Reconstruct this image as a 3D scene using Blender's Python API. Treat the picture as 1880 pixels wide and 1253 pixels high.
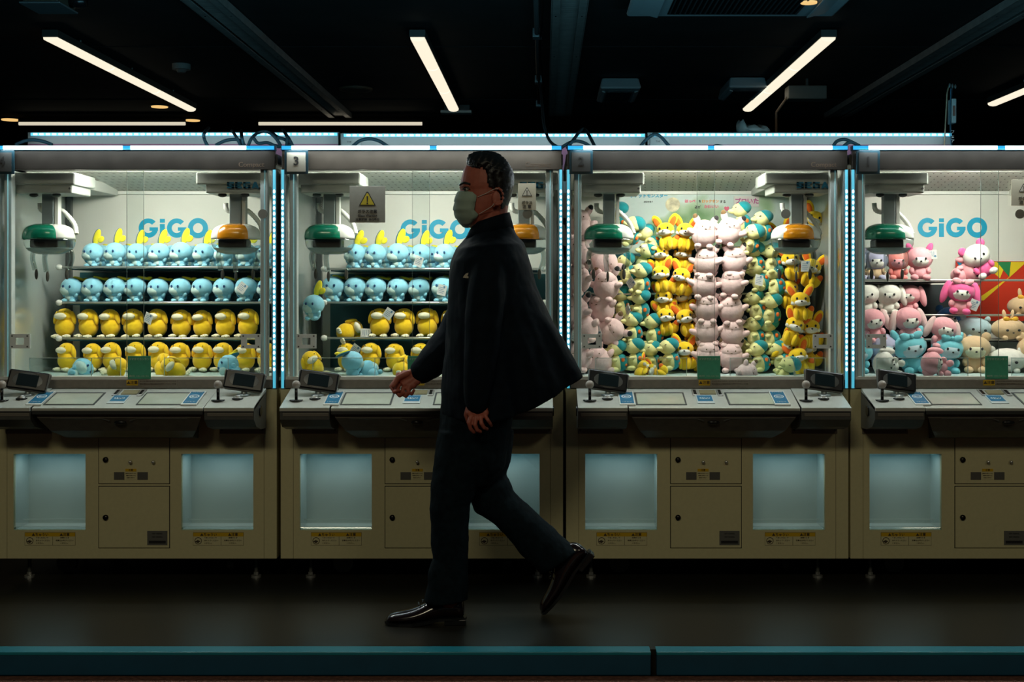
import bpy, bmesh, math, random
from mathutils import Vector, Matrix, Euler
random.seed(7)
PI = math.pi
SC = bpy.context.scene
for o in list(bpy.data.objects): bpy.data.objects.remove(o)
COL = SC.collection
F = 2330.0            # focal length in pixels of the 1880 px wide frame
D0 = 5.5              # camera to the plane of the machine fronts (y = 0)
CZ = 1.275            # camera height above the shop floor
PX, PY = 1000.0, 530.0
# ------------------------------------------------------------ camera
cam = bpy.data.cameras.new('camera'); co = bpy.data.objects.new('camera', cam); COL.objects.link(co)
co.location = (0, -D0, CZ); co.rotation_euler = (PI / 2, 0, 0)
cam.sensor_width = 36; cam.lens = F / 1880 * 36
cam.shift_x = -(PX - 940) / 1880; cam.shift_y = -(626.5 - PY) / 1880
cam.clip_start = .05; cam.clip_end = 80
SC.camera = co
# ------------------------------------------------------------ world, light, exposure
SC.view_settings.view_transform = 'Standard'; SC.view_settings.look = 'None'
SC.view_settings.gamma = 1; SC.view_settings.exposure = 0; SC.view_settings.use_curve_mapping = False
w = bpy.data.worlds.new('night'); SC.world = w; w.use_nodes = True
w.node_tree.nodes['Background'].inputs[0].default_value = (.25, .62, .8, 1)
w.node_tree.nodes['Background'].inputs[1].default_value = .010
SC.cycles.max_bounces = 8; SC.cycles.transparent_max_bounces = 24
SC.cycles.diffuse_bounces = 4; SC.cycles.glossy_bounces = 4
SC.cycles.caustics_reflective = False; SC.cycles.caustics_refractive = False
SC.cycles.sample_clamp_indirect = 4

def light(name, kind, loc, rot, energy, color, size=None, size_y=None, parent=None, spread=None):
    l = bpy.data.lights.new(name, kind); l.energy = energy; l.color = color
    if kind == 'AREA':
        l.shape = 'RECTANGLE'; l.size = size; l.size_y = size_y or size
        if spread: l.spread = spread
    o = bpy.data.objects.new(name, l); COL.objects.link(o); o.location = loc; o.rotation_euler = rot
    if parent: o.parent = parent
    return o
# street lamps high above the pavement, behind the photographer
light('street_light', 'AREA', (-2.0, -9.5, 6.6), (math.radians(57), 0, math.radians(-8)), 115, (1, .90, .62), 3.0, 1.0)
light('street_light', 'AREA', (5.0, -9.5, 6.2), (math.radians(59), 0, math.radians(25)), 40, (1, .88, .62), 2.0, 1.0)

# ------------------------------------------------------------ helpers
def srgb(r, g, b):
    f = lambda c: c / 12.92 if c <= .04045 else ((c + .055) / 1.055) ** 2.4
    return (f(r / 255), f(g / 255), f(b / 255))

def W(px, py, Y=0.0):
    d = Y + D0
    return Vector(((px - PX) * d / F, Y, CZ - (py - PY) * d / F))

def atz(px, py, z):
    d = (z - CZ) * F / (PY - py)
    return Vector(((px - PX) * d / F, d - D0, z))

MATS = {}
def mat(name, col, rough=.5, metal=0., emit=None, es=0., var=0., scale=20., bump=0., coat=0., spec=None, sheen=0.):
    if name in MATS: return MATS[name]
    m = bpy.data.materials.new(name); m.use_nodes = True; nt = m.node_tree
    b = nt.nodes['Principled BSDF']
    b.inputs['Base Color'].default_value = (*col, 1); b.inputs['Roughness'].default_value = rough
    b.inputs['Metallic'].default_value = metal
    if coat: b.inputs['Coat Weight'].default_value = coat; b.inputs['Coat Roughness'].default_value = .08
    if spec is not None: b.inputs['Specular IOR Level'].default_value = spec
    if sheen: b.inputs['Sheen Weight'].default_value = sheen
    if emit: b.inputs['Emission Color'].default_value = (*emit, 1); b.inputs['Emission Strength'].default_value = es
    if var or bump:
        tc = nt.nodes.new('ShaderNodeTexCoord'); nz = nt.nodes.new('ShaderNodeTexNoise')
        nz.inputs['Scale'].default_value = scale; nz.inputs['Detail'].default_value = 4
        nt.links.new(tc.outputs['Object'], nz.inputs['Vector'])
        if var:
            r = nt.nodes.new('ShaderNodeValToRGB')
            r.color_ramp.elements[0].position = .3; r.color_ramp.elements[1].position = .7
            r.color_ramp.elements[0].color = (*[max(0, c * (1 - var)) for c in col], 1)
            r.color_ramp.elements[1].color = (*[min(1, c * (1 + var)) for c in col], 1)
            nt.links.new(nz.outputs['Fac'], r.inputs['Fac']); nt.links.new(r.outputs['Color'], b.inputs['Base Color'])
        if bump:
            bp = nt.nodes.new('ShaderNodeBump'); bp.inputs['Strength'].default_value = bump; bp.inputs['Distance'].default_value = .004
            nt.links.new(nz.outputs['Fac'], bp.inputs['Height']); nt.links.new(bp.outputs['Normal'], b.inputs['Normal'])
    MATS[name] = m; return m

def glass(name, tint, ior=1.5, boost=1.0, base=0.0):
    """thin clear sheet: light passes straight on, the surface mirrors by Fresnel"""
    m = bpy.data.materials.new(name); m.use_nodes = True; nt = m.node_tree; nt.nodes.clear()
    out = nt.nodes.new('ShaderNodeOutputMaterial'); mix = nt.nodes.new('ShaderNodeMixShader')
    t = nt.nodes.new('ShaderNodeBsdfTransparent'); g = nt.nodes.new('ShaderNodeBsdfGlossy'); fr = nt.nodes.new('ShaderNodeFresnel')
    t.inputs[0].default_value = (*tint, 1); g.inputs['Roughness'].default_value = .02; 
    geo = nt.nodes.new('ShaderNodeNewGeometry'); io = nt.nodes.new('ShaderNodeMath'); io.operation = 'MULTIPLY_ADD'    # same mirror share on both faces of the sheet
    io.inputs[1].default_value = 1 / ior - ior; io.inputs[2].default_value = ior
    nt.links.new(geo.outputs['Backfacing'], io.inputs[0]); nt.links.new(io.outputs[0], fr.inputs[0])
    ma = nt.nodes.new('ShaderNodeMath'); ma.operation = 'MULTIPLY_ADD'; ma.inputs[1].default_value = boost; ma.inputs[2].default_value = base; ma.use_clamp = True
    nt.links.new(fr.outputs[0], ma.inputs[0]); nt.links.new(ma.outputs[0], mix.inputs[0])
    nt.links.new(t.outputs[0], mix.inputs[1]); nt.links.new(g.outputs[0], mix.inputs[2]); nt.links.new(mix.outputs[0], out.inputs[0])
    MATS[name] = m; return m

# --- shape builders (all add to a bmesh)
def NB(): return bmesh.new()
def xf(bm, vs, M):
    bmesh.ops.transform(bm, matrix=M, verts=vs)
def box(bm, x0, x1, y0, y1, z0, z1, bev=0.):
    r = bmesh.ops.create_cube(bm, size=1); vs = r['verts']
    for v in vs: v.co = Vector(((x0 + x1) / 2 + v.co.x * (x1 - x0), (y0 + y1) / 2 + v.co.y * (y1 - y0), (z0 + z1) / 2 + v.co.z * (z1 - z0)))
    if bev:
        es = list({e for v in vs for e in v.link_edges})
        q = bmesh.ops.bevel(bm, geom=es, offset=bev, segments=2, affect='EDGES', profile=.5); vs = list({v for f in q['faces'] for v in f.verts})
    return vs
def RT(rx=0, ry=0, rz=0): return Euler((rx, ry, rz)).to_matrix().to_4x4()
def ell(bm, c, r, rot=(0, 0, 0), u=14, v=9):
    q = bmesh.ops.create_uvsphere(bm, u_segments=u, v_segments=v, radius=1)
    xf(bm, q['verts'], Matrix.Translation(c) @ RT(*rot) @ Matrix.Diagonal((*r, 1))); return q['verts']
def cyl(bm, c, r, h, axis='z', seg=16, r2=None, rot=None):
    q = bmesh.ops.create_cone(bm, cap_ends=True, segments=seg, radius1=r, radius2=r if r2 is None else r2, depth=h)
    R = {'z': RT(), 'x': RT(0, PI / 2, 0), 'y': RT(PI / 2, 0, 0)}[axis]
    if rot: R = RT(*rot) @ R
    xf(bm, q['verts'], Matrix.Translation(c) @ R); return q['verts']
def between(bm, a, b, r0, r1=None, seg=10):
    a = Vector(a); b = Vector(b); r1 = r0 if r1 is None else r1; d = b - a
    q = bmesh.ops.create_cone(bm, cap_ends=True, segments=seg, radius1=r0, radius2=r1, depth=d.length)
    xf(bm, q['verts'], Matrix.Translation((a + b) / 2) @ d.to_track_quat('Z', 'Y').to_matrix().to_4x4()); return q['verts']
def caps(bm, pts, rs, seg=12):
    for i, p in enumerate(pts):
        ell(bm, p, (rs[i],) * 3, u=seg, v=8)
        if i: between(bm, pts[i - 1], p, rs[i - 1], rs[i], seg)
def tube(bm, pts, r, seg=8):
    pts = [Vector(p) for p in pts]; rings = []
    for i, p in enumerate(pts):
        t = (pts[min(i + 1, len(pts) - 1)] - pts[max(i - 1, 0)]).normalized()
        u = t.cross(Vector((0, 1, 0)));
        if u.length < .1: u = t.cross(Vector((1, 0, 0)))
        u.normalize(); v = t.cross(u)
        rr = r[i] if isinstance(r, (list, tuple)) else r
        rings.append([p + (u * math.cos(a) + v * math.sin(a)) * rr for a in [2 * PI * k / seg for k in range(seg)]])
    loft(bm, rings)
def loft(bm, rings, cap=True, closed=True):
    R = [[bm.verts.new(p) for p in r] for r in rings]; n = len(R[0])
    for a, b in zip(R, R[1:]):
        for k in range(n if closed else n - 1):
            bm.faces.new((a[k], a[(k + 1) % n], b[(k + 1) % n], b[k]))
    if cap and closed:
        bm.faces.new(R[0][::-1]); bm.faces.new(R[-1])
    return R
def smooth_path(pts, n=6):
    pts = [Vector(p) for p in pts]; out = []
    for i in range(len(pts) - 1):
        p0 = pts[max(i - 1, 0)]; p1 = pts[i]; p2 = pts[i + 1]; p3 = pts[min(i + 2, len(pts) - 1)]
        for k in range(n):
            t = k / n
            out.append(.5 * ((2 * p1) + (-p0 + p2) * t + (2 * p0 - 5 * p1 + 4 * p2 - p3) * t * t + (-p0 + 3 * p1 - 3 * p2 + p3) * t ** 3))
    return out + [pts[-1]]
def plate(bm, poly, y, th=.001):
    """a flat outline in x-z, facing -y, th thick towards +y"""
    a = [bm.verts.new((x, y, z)) for x, z in poly]; b = [bm.verts.new((x, y + th, z)) for x, z in poly]
    n = len(a)
    bm.faces.new(a); bm.faces.new(b[::-1])
    for k in range(n): bm.faces.new((a[k], b[k], b[(k + 1) % n], a[(k + 1) % n]))
def data(name, bm, m, smooth=False):
    bmesh.ops.recalc_face_normals(bm, faces=bm.faces)
    me = bpy.data.meshes.new(name); bm.to_mesh(me); bm.free()
    if m: me.materials.append(m)
    if smooth: me.polygons.foreach_set('use_smooth', [True] * len(me.polygons))
    return me
def obj(name, bm, m, parent=None, smooth=False, label=None, kind=None):
    me = bm if isinstance(bm, bpy.types.Mesh) else data(name, bm, m, smooth)
    o = bpy.data.objects.new(name, me); COL.objects.link(o)
    if parent: o.parent = parent
    if label: o['label'] = label
    if kind: o['kind'] = kind
    return o
def tag(o, label, cat, group=None):
    o['label'] = label; o['category'] = cat
    if group: o['group'] = group
    return o
def thing(name, label, cat, loc=(0, 0, 0), rot=(0, 0, 0), group=None):
    o = bpy.data.objects.new(name, None); COL.objects.link(o); o.location = loc; o.rotation_euler = rot
    o.empty_display_size = .05
    return tag(o, label, cat, group)
def struct(name, bm, m, **k): return obj(name, bm, m, kind='structure', **k)
TXT = {}
def text(s, size, m, parent, loc, rot=(PI / 2, 0, 0), name='lettering', align='CENTER', fat=0., shear=0., sx=1.):
    key = (s, size, align, fat, m.name)
    if key not in TXT:
        cu = bpy.data.curves.new('t', 'FONT'); cu.body = s; cu.size = size; cu.align_x = align; cu.align_y = 'CENTER'
        cu.extrude = .0004; cu.offset = fat; cu.shear = shear; cu.resolution_u = 3
        to = bpy.data.objects.new('t', cu); COL.objects.link(to)
        bpy.context.view_layer.update()
        me = bpy.data.meshes.new_from_object(to.evaluated_get(bpy.context.evaluated_depsgraph_get()))
        bpy.data.objects.remove(to); me.materials.clear(); me.materials.append(m); TXT[key] = me
    o = obj(name, TXT[key], None, parent); o.location = loc; o.rotation_euler = rot; o.scale = (sx, 1, 1); return o

# ------------------------------------------------------------ materials
M_floor = mat('dark_polished_floor', (.019, .018, .014), .32, var=.25, scale=1.5, bump=.05, spec=.25)
M_ceil = mat('black_painted_ceiling', (.016, .016, .015), .8, var=.3, scale=3, bump=.15)
M_wall = mat('dark_back_wall', (.02, .024, .024), .8, var=.3, scale=2)
M_beige = mat('beige_painted_steel', srgb(204, 197, 155), .5, var=.03, scale=60, bump=.04)
M_seam = mat('black_seam', (.006, .006, .006), .8)
M_white = mat('white_panel', (.80, .80, .74), .55, var=.02, scale=8)
M_whitep = mat('white_plastic', (.72, .74, .70), .35)
M_sidewall = mat('pale_side_wall', (.50, .56, .54), .08, var=.06, scale=6, coat=1.)
M_grey = mat('silver_console_paint', srgb(196, 200, 192), .32, metal=.15, var=.04, scale=40)
M_dgrey = mat('charcoal_plastic', (.075, .08, .076), .35, var=.1, scale=30)
M_under = mat('dark_smoked_drawer', (.11, .10, .082), .5, var=.2, scale=25)
M_black = mat('black_plastic', (.010, .011, .012), .25)
M_screen = mat('glossy_dark_screen', (.012, .020, .022), .06, coat=.6)
M_chrome = mat('brushed_chrome', (.66, .66, .64), .28, metal=.8)
M_frame = mat('silver_post_metal', (.36, .42, .43), .3, metal=.6, var=.05, scale=30)
M_header = mat('reflecting_brown_header', (.060, .050, .040), .3, var=.15, scale=14, coat=.3)  # machine three only: street reflection put into the lighter colour
M_rail = mat('lip_grey_brown', (.20, .175, .145), .5, var=.1, scale=40)
M_led = mat('led_white_cyan', (.6, .8, .9), .4, emit=(.55, .88, 1.0), es=3.2)
M_ledc = mat('led_blue_cyan', (.1, .5, .8), .4, emit=(.02, .42, .85), es=1.1)
M_ledv = mat('led_post_glow', (.2, .6, .8), .4, emit=(.06, .42, .58), es=.9)
M_ledd = mat('led_dot_white', (.6, .8, .9), .4, emit=(.60, .92, 1.0), es=2.6)
M_ledb = mat('led_back_row', (.2, .6, .8), .4, emit=(.10, .55, .85), es=1.1)
M_lamp = mat('lamp_diffuser', (.9, .85, .7), .5, emit=(1.0, .90, .70), es=1.0)
M_lampf = mat('far_lamp_diffuser', (.9, .85, .7), .5, emit=(.95, .86, .66), es=.72)
M_down = mat('warm_downlight', (.9, .7, .4), .5, emit=(1.0, .62, .22), es=.9)
M_gigo = mat('turquoise_print', srgb(0, 165, 205), .5)
M_sega = mat('deep_blue_print', srgb(20, 120, 160), .5)
M_ink = mat('black_ink', (.012, .012, .012), .6)
M_inkb = mat('brown_ink', (.05, .035, .02), .6)
M_tealf = mat('dark_teal_frame', (.004, .03, .045), .4)
M_cream = mat('cream_card', (.50, .47, .38), .6, var=.05, scale=30)
M_green = mat('green_card', srgb(62, 150, 118), .55, var=.06, scale=50)
M_yel = mat('yellow_print', srgb(205, 165, 20), .5)
M_signg = mat('grey_sign_plate', (.27, .265, .225), .5, var=.05, scale=50)
M_signy = mat('ochre_sign_yellow', (.46, .36, .02), .5)
M_paper = mat('white_paper_tag', (.72, .74, .72), .6)
M_bluecard = mat('blue_card', srgb(25, 110, 150), .45)
M_pane = glass('clear_front_glass', (.97, .99, .985))
M_sidepane = glass('clear_side_glass', (.93, .97, .96), boost=1.6, base=.05)
M_acryl = glass('clear_acrylic', (.90, .95, .95), boost=1.3, base=.03)
M_armc = glass('clear_claw_arm', (.74, .80, .79), boost=1.5, base=.14)
M_edge = mat('glowing_glass_edge', (.45, .80, .85), .25, emit=(.25, .75, .85), es=.10)  # faint glow put into the material, the edge is no lamp
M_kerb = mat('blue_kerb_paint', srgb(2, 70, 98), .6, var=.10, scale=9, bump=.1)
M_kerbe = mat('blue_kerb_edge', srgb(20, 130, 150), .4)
M_pave = mat('brown_brick_paving', (.16, .065, .04), .85, var=.45, scale=60, bump=.6)
M_metal = mat('galvanised_channel', (.60, .58, .54), .38, metal=.45, var=.15, scale=9)
M_cable = mat('black_cable', (.004, .005, .006), .8, spec=.08)
M_emer = mat('green_claw_cap', srgb(8, 112, 84), .22, coat=.5)
M_oran = mat('amber_claw_cap', srgb(205, 130, 12), .22, coat=.5)

# ------------------------------------------------------------ setting
bm = NB(); box(bm, -9, 9, -1.02, 15, -.10, 0); struct('floor', bm, M_floor)
bm = NB(); box(bm, -9, 9, -1.02, 15, 3.32, 3.45); struct('ceiling', bm, M_ceil)
bm = NB(); box(bm, -9, 9, 15, 15.2, -.1, 3.45); struct('wall_back', bm, M_wall)
bm = NB(); box(bm, -9.2, -9, -1.02, 15.2, -.1, 3.45); struct('wall_left', bm, M_wall)
bm = NB(); box(bm, 9, 9.2, -1.02, 15.2, -.1, 3.45); struct('wall_right', bm, M_wall)
bm = NB(); box(bm, -12, 12, -14, -1.055, -.26, -.084); struct('pavement', bm, M_pave)
# painted kerb in two lengths with an open joint between them
xj = W(1200, 0, -1.05).x
for i, (a, b) in enumerate(((-9, xj - .010), (xj + .010, 9))):
    t = thing('kerb_stone', ['long blue painted kerb beam running under the claw machines numbered four and three',
                             'blue painted kerb beam beyond the joint, in front of machines two and one'][i], 'kerb', (0, 0, 0))
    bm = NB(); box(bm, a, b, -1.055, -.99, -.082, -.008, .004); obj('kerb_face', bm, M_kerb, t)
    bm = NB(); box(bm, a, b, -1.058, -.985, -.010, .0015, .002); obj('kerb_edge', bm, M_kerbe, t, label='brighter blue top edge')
# fine joints in the ceiling
for i, yy in enumerate((5.2, 8.2)):
    bm = NB(); box(bm, -9, 9, yy, yy + .02, 3.312, 3.322); struct('trim_%d' % (i + 1), bm, M_seam)

# ------------------------------------------------------------ ceiling fittings
ZL = 3.2
def batten(px, n, y0, y1, label, axis='y', x=None, group='long ceiling lamps above the machines'):
    t = thing('ceiling_lamp', label, 'lamp', (x, y0, ZL), group=None)
    L = (y1 - y0) / n
    bm = NB(); box(bm, -.062, .062, 0, y1 - y0, .018, .075, .004); obj('lamp_housing', bm, mat('lamp_housing_grey', (.10, .10, .09), .5), t)
    for k in range(n):
        bm = NB()
        prof = [(-.055, .018), (-.052, 0), (-.03, -.012), (0, -.016), (.03, -.012), (.052, 0), (.055, .018)]
        rings = [[Vector((a, yy, b)) for a, b in prof] for yy in (k * L + .014, (k + 1) * L - .014)]
        loft(bm, rings); o = obj('diffuser', bm, M_lamp, t, smooth=False)
        bm = NB(); between(bm, (.0, (k + .5) * L, .07), (.0, (k + .5) * L, .125), .006); obj('hanger', bm, M_grey, t)
    return t
d0 = atz(0, 72, ZL).y
for px, lab in ((91, 'lit ceiling batten slanting down above the machine numbered four'),
                (766, 'lit ceiling batten hanging above the machine numbered three'),
                (1522, 'lit ceiling batten slanting above the machine numbered two')):
    a = atz(px, 72, ZL); b = atz(px, 203, ZL)
    batten(px, 3, a.y, b.y, lab, x=a.x)
a = atz(1822, 193, ZL); batten(0, 2, a.y - 3.5, a.y, 'lit ceiling batten partly out of view beyond the hanging banner', x=a.x)
for (x0, x1), lab in (((35, 340), 'far crosswise lit lamp tube above machine four'), ((475, 775), 'far crosswise lit lamp tube above machine three')):
    a = atz(x0, 226, ZL); b = atz(x1, 226, ZL)
    t = thing('ceiling_lamp', lab, 'lamp', (a.x, a.y, ZL))
    bm = NB(); box(bm, 0, b.x - a.x, -.03, .03, .01, .05, .004); obj('lamp_housing', bm, mat('lamp_housing_grey', (.1, .1, .09)), t)
    bm = NB(); cyl(bm, ((b.x - a.x) / 2, 0, -.008), .02, b.x - a.x, 'x', 12); obj('lamp_tube', bm, M_lampf, t, True)
# galvanised channels
def channel(px, y_far, label, y0=1.5):
    x = (px - PX) * (3.25 - CZ) * F / PY / F
    far = (3.25 - CZ) * F / (PY - y_far) - D0
    t = thing('ceiling_channel', label, 'channel', (x, y0, 3.25))
    L = far - y0
    for s in (-1, 1):
        bm = NB(); box(bm, s * .095 - .03, s * .095 + .03, 0, L, 0, .006, .001); box(bm, s * .125 - .004, s * .125 + .004, 0, L, 0, .06)
        obj('flange', bm, M_metal, t)
    bm = NB(); n = int(L / .03); R = []
    for k in range(n + 1):
        z = .022 + (.004 if k % 2 else 0); R.append([Vector((-.066, k * L / n, z)), Vector((.066, k * L / n, z))])
    loft(bm, R, cap=False, closed=False); obj('ribbed_web', bm, M_metal, t)
    k = 0; yy = .6
    while yy < L:
        for s in (-1, 1): bm = NB(); cyl(bm, (s * .095, yy, -.002), .006, .004, 'z', 8); obj('screw', bm, M_black, t)
        yy += 1.6
    return t
channel(365, 218, 'galvanised ceiling channel running back above machines four and three')
channel(1047, 232, 'shiny ribbed ceiling channel between machines three and two')
channel(1905, 218, 'dull ceiling channel running back above machine one')
# conduit with cable beside the middle channel
p = atz(986, 60, 3.28)
t = thing('conduit', 'grey conduit with clipped black cable beside the middle ceiling channel', 'conduit', (p.x, 2, 3.27))
bm = NB(); between(bm, (0, 0, 0), (0, 8.5, 0), .02, seg=10); obj('pipe', bm, mat('conduit_grey', (.06, .06, .06), .4), t, True)
bm = NB(); tube(bm, smooth_path([(.03, 0, -.02), (.05, 1.2, -.03), (.02, 3, -.02), (.05, 5, -.03), (.04, 6.5, -.02)]), .009); obj('cable', bm, M_cable, t, True)
for yy in (2.4, 4.6, 6.2):
    bm = NB(); box(bm, -.035, .035, yy, yy + .12, -.03, .04, .004); obj('pipe_clip', bm, M_frame, t)
# drop cable from the ceiling to the machine tops
bm = NB(); tube(bm, smooth_path([W(988, 140, 2.2), W(995, 190, 1.2), W(998, 225, .7), W(1003, 245, .5), W(1012, 262, .4), W(1030, 273, .35)]), .007)
tag(obj('drop_cable', bm, M_cable, None, True), 'black cable dropping from the ceiling to machine three top', 'cable')
# air conditioners
def aircon(x0, x1, y0, y1, z, lab):
    t = thing('air_conditioner', lab, 'air conditioner', ((x0 + x1) / 2, y1, z)); hw = (x1 - x0) / 2; dp = y1 - y0
    m = mat('aircon_casing', (.50, .56, .58), .35)
    bm = NB(); box(bm, -hw, hw, -dp, 0, 0, .11, .02)
    for v in bm.verts:
        if v.co.z > .05: v.co.x *= .93; v.co.y = -dp / 2 + (v.co.y + dp / 2) * .9
    obj('casing', bm, m, t)
    bm = NB(); box(bm, -hw * .62, hw * .62, -dp * .85, -dp * .1, -.006, .01, .002); obj('intake_panel', bm, M_black, t)
    bm = NB(); n = 26
    for k in range(n):
        x = -hw * .6 + k * hw * 1.2 / (n - 1); box(bm, x - .004, x + .004, -dp * .83, -dp * .12, -.012, -.004)
    o = obj('grille', bm, mat('grille_grey', (.05, .06, .065), .5), t)
    for s in (-1, 1):
        bm = NB(); box(bm, s * hw * .8 - hw * .09, s * hw * .8 + hw * .09, -dp * .85, -dp * .1, -.016, -.002, .008)
        for v in bm.verts: v.co.z += (v.co.x - s * hw * .8) * s * .25
        obj('louvre', bm, m, t)
    return t
a = atz(1150, 31, 3.2); b = atz(1530, 31, 3.2); aircon(a.x, b.x, a.y - 1.0, a.y, 3.2, 'large ceiling air conditioner with black grille above machine two')
a = atz(1095, 188, 3.2); b = atz(1165, 188, 3.2); aircon(a.x, b.x, a.y - .9, a.y, 3.2, 'small distant ceiling air conditioner beside the middle channel')
a = atz(1318, 184, 3.2); b = atz(1384, 184, 3.2); aircon(a.x, b.x, a.y - .8, a.y, 3.2, 'dim distant ceiling air conditioner beside the slanting batten')
# projector, detector, speaker disc, emergency light, box on bracket
p = atz(112, 22, 3.1)
t = thing('projector', 'dark ceiling projector hanging above machine four', 'projector', p)
bm = NB(); box(bm, -.14, .10, -.3, 0, 0, .1, .02); obj('casing', bm, mat('projector_tan', (.10, .075, .05), .5), t)
bm = NB(); cyl(bm, (.15, -.1, .05), .045, .1, 'x', 16); obj('lens_barrel', bm, M_black, t, True)
bm = NB(); box(bm, -.15, .11, -.31, .01, -.012, 0, .003); obj('base_plate', bm, M_frame, t)
bm = NB(); between(bm, (0, -.15, .1), (0, -.15, .22), .02); obj('pole', bm, M_black, t)
p = atz(333, 128, 3.27)
t = thing('smoke_detector', 'round white smoke detector on the black ceiling', 'smoke detector', p)
bm = NB(); cyl(bm, (0, 0, .025), .082, .05, 'z', 24); obj('base', bm, mat('detector_white', (.35, .36, .33), .5), t)
bm = NB(); cyl(bm, (0, 0, -.012), .035, .03, 'z', 20, r2=.05); obj('sensor_head', bm, mat('detector_grey', (.2, .2, .19), .5), t)
p = atz(653, 164, 3.30)
t = thing('ceiling_speaker', 'flat round unlit disc on the ceiling beside a lit batten', 'speaker', p)
bm = NB(); cyl(bm, (0, 0, 0), .17, .02, 'z', 32); obj('rim', bm, mat('disc_tan', (.14, .10, .06), .5), t)
bm = NB(); cyl(bm, (0, 0, -.011), .14, .006, 'z', 32); obj('grille', bm, mat('disc_mesh', (.07, .055, .04), .7), t)
p = atz(838, 209, 3.2)
t = thing('emergency_light', 'small pale emergency light at the end of a batten', 'emergency light', p)
bm = NB(); box(bm, -.17, .17, -.08, .08, 0, .03, .005); obj('diffuser', bm, mat('emergency_white', (.6, .65, .62), .5), t)
bm = NB(); box(bm, -.13, .15, -.07, .07, .03, .09, .004); obj('housing', bm, M_dgrey, t)
p = atz(1478, 187, 3.1)
t = thing('camera_box', 'boxed unit on a bracket hanging from the ceiling', 'ceiling box', p)
bm = NB(); box(bm, -.2, .17, -.2, 0, 0, .13, .01); obj('casing', bm, mat('box_grey', (.20, .19, .16), .5), t)
bm = NB(); between(bm, (-.17, -.1, .06), (-.3, -.1, -.12), .012); between(bm, (-.3, -.1, -.12), (-.3, -.1, -.55), .012); obj('bracket', bm, mat('bracket_tan', (.20, .13, .08), .5), t)
bm = NB(); between(bm, (0, -.1, .13), (0, -.1, .21), .015); obj('ceiling_mount', bm, M_dgrey, t)
for k, (px, py, lab) in enumerate(((293, 196, 'warm downlight above the far crosswise tube'), (353, 221, 'warm downlight just beyond the slanting batten tip'),
                     (20, 220, 'warm downlight at the tip of a far tube'), (1858, 256, 'warm downlight low beyond the blue banner'), (1485, 4, 'warm downlight over the large air conditioner corner'))):
    if k == 4: p = W(1485, 4, 3.0)
    elif k == 3: p = W(px, py, 12.0)
    else: p = atz(px, py, 3.3)
    t = thing('downlight', lab, 'downlight', p)
    r = (.075, .075, .09, .10, .055)[k] * (1 if k > 2 else 1.2)
    bm = NB(); cyl(bm, (0, 0, .012), r * 1.15, .02, 'z', 24); obj('trim_ring', bm, M_dgrey, t)
    bm = NB(); cyl(bm, (0, 0, -.002), r, .012, 'z', 24); obj('lens', bm, M_down, t)
    if k == 3:
        bm = NB(); between(bm, (0, 0, .02), (0, 0, 3.3 - p.z), .01); obj('stem', bm, M_black, t)
    if k == 4:
        bm = NB(); between(bm, (0, 0, .02), (0, 0, 3.32 - p.z), .02); obj('stem', bm, M_black, t)

# ------------------------------------------------------------ back row of machines behind the front row
YB = 1.75
def back_machine(x0px, x1px, zpx, num, numpx, lab, endcap=None):
    a = W(x0px, zpx, YB); b = W(x1px, zpx, YB)
    t = thing('claw_machine', lab, 'claw machine', ((a.x + b.x) / 2, YB, 0), group=None); hw = (b.x - a.x) / 2 - .004
    zt = a.z
    bm = NB(); box(bm, -hw, hw, .04, .85, zt - .06, zt + .02, .004); obj('roof', bm, mat('back_roof_grey', (.16, .17, .16), .5), t)
    bm = NB(); box(bm, -hw, hw, 0, .04, zt - .055, zt + .012); obj('header_panel', bm, mat('back_header_grey', (.22, .23, .22), .5), t)
    bm = NB(); box(bm, -hw, hw, -.004, .04, zt - .20, zt - .055); obj('header_stripe', bm, mat('magenta_stripe', (.17, .05, .10), .5), t, label='dull magenta stripe')
    bm = NB(); box(bm, -hw + .02, hw - .004, -.012, -.002, zt - .008, zt + .008); obj('led_strip', bm, M_ledb, t)
    bm = NB(); n = int(hw * 2 / .036)
    for k in range(1, n): box(bm, -hw + k * .036, -hw + k * .036 + .022, -.015, -.011, zt - .005, zt + .005)
    obj('led_dots', bm, M_ledd, t, kind='stuff')
    light('strip_lamp', 'AREA', (0, -.10, zt - .01), (math.radians(32), 0, 0), 1.1, (.80, .95, 1.0), hw * 1.9, .02, t)
    bm = NB(); box(bm, -hw, hw, 0, .85, .1, zt - .22, .004); obj('cabinet', bm, mat('back_cabinet', (.12, .13, .13), .5), t)
    for sx in (-1, 1):
        for yy in (.1, .75):
            bm = NB(); cyl(bm, (sx * (hw - .1), yy, .05), .03, .1, 'z', 12); obj('foot', bm, M_black, t)
    if num:
        lx = W(numpx, 0, YB).x - (a.x + b.x) / 2
        bm = NB(); box(bm, lx - .055, lx + .055, -.01, 0, zt - .13, zt - .02, .002); s = obj('number_card', bm, mat('back_card', (.26, .28, .27), .6), t)
        text(num, .07, M_ink, s, (lx, -.012, zt - .088), name='numeral')
        text('THE', .014, M_ink, s, (lx - .01, -.012, zt - .038), name='caption')
    return t
back_machine(50, 622, 247, None, 0, 'farther row machine with blue light strip behind machine four')
back_machine(624, 1186, 249, '8', 645, 'farther row machine numbered eight behind machine three')
back_machine(1188, 1748, 248, '7', 1211, 'farther row machine numbered seven behind machine two')
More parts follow.
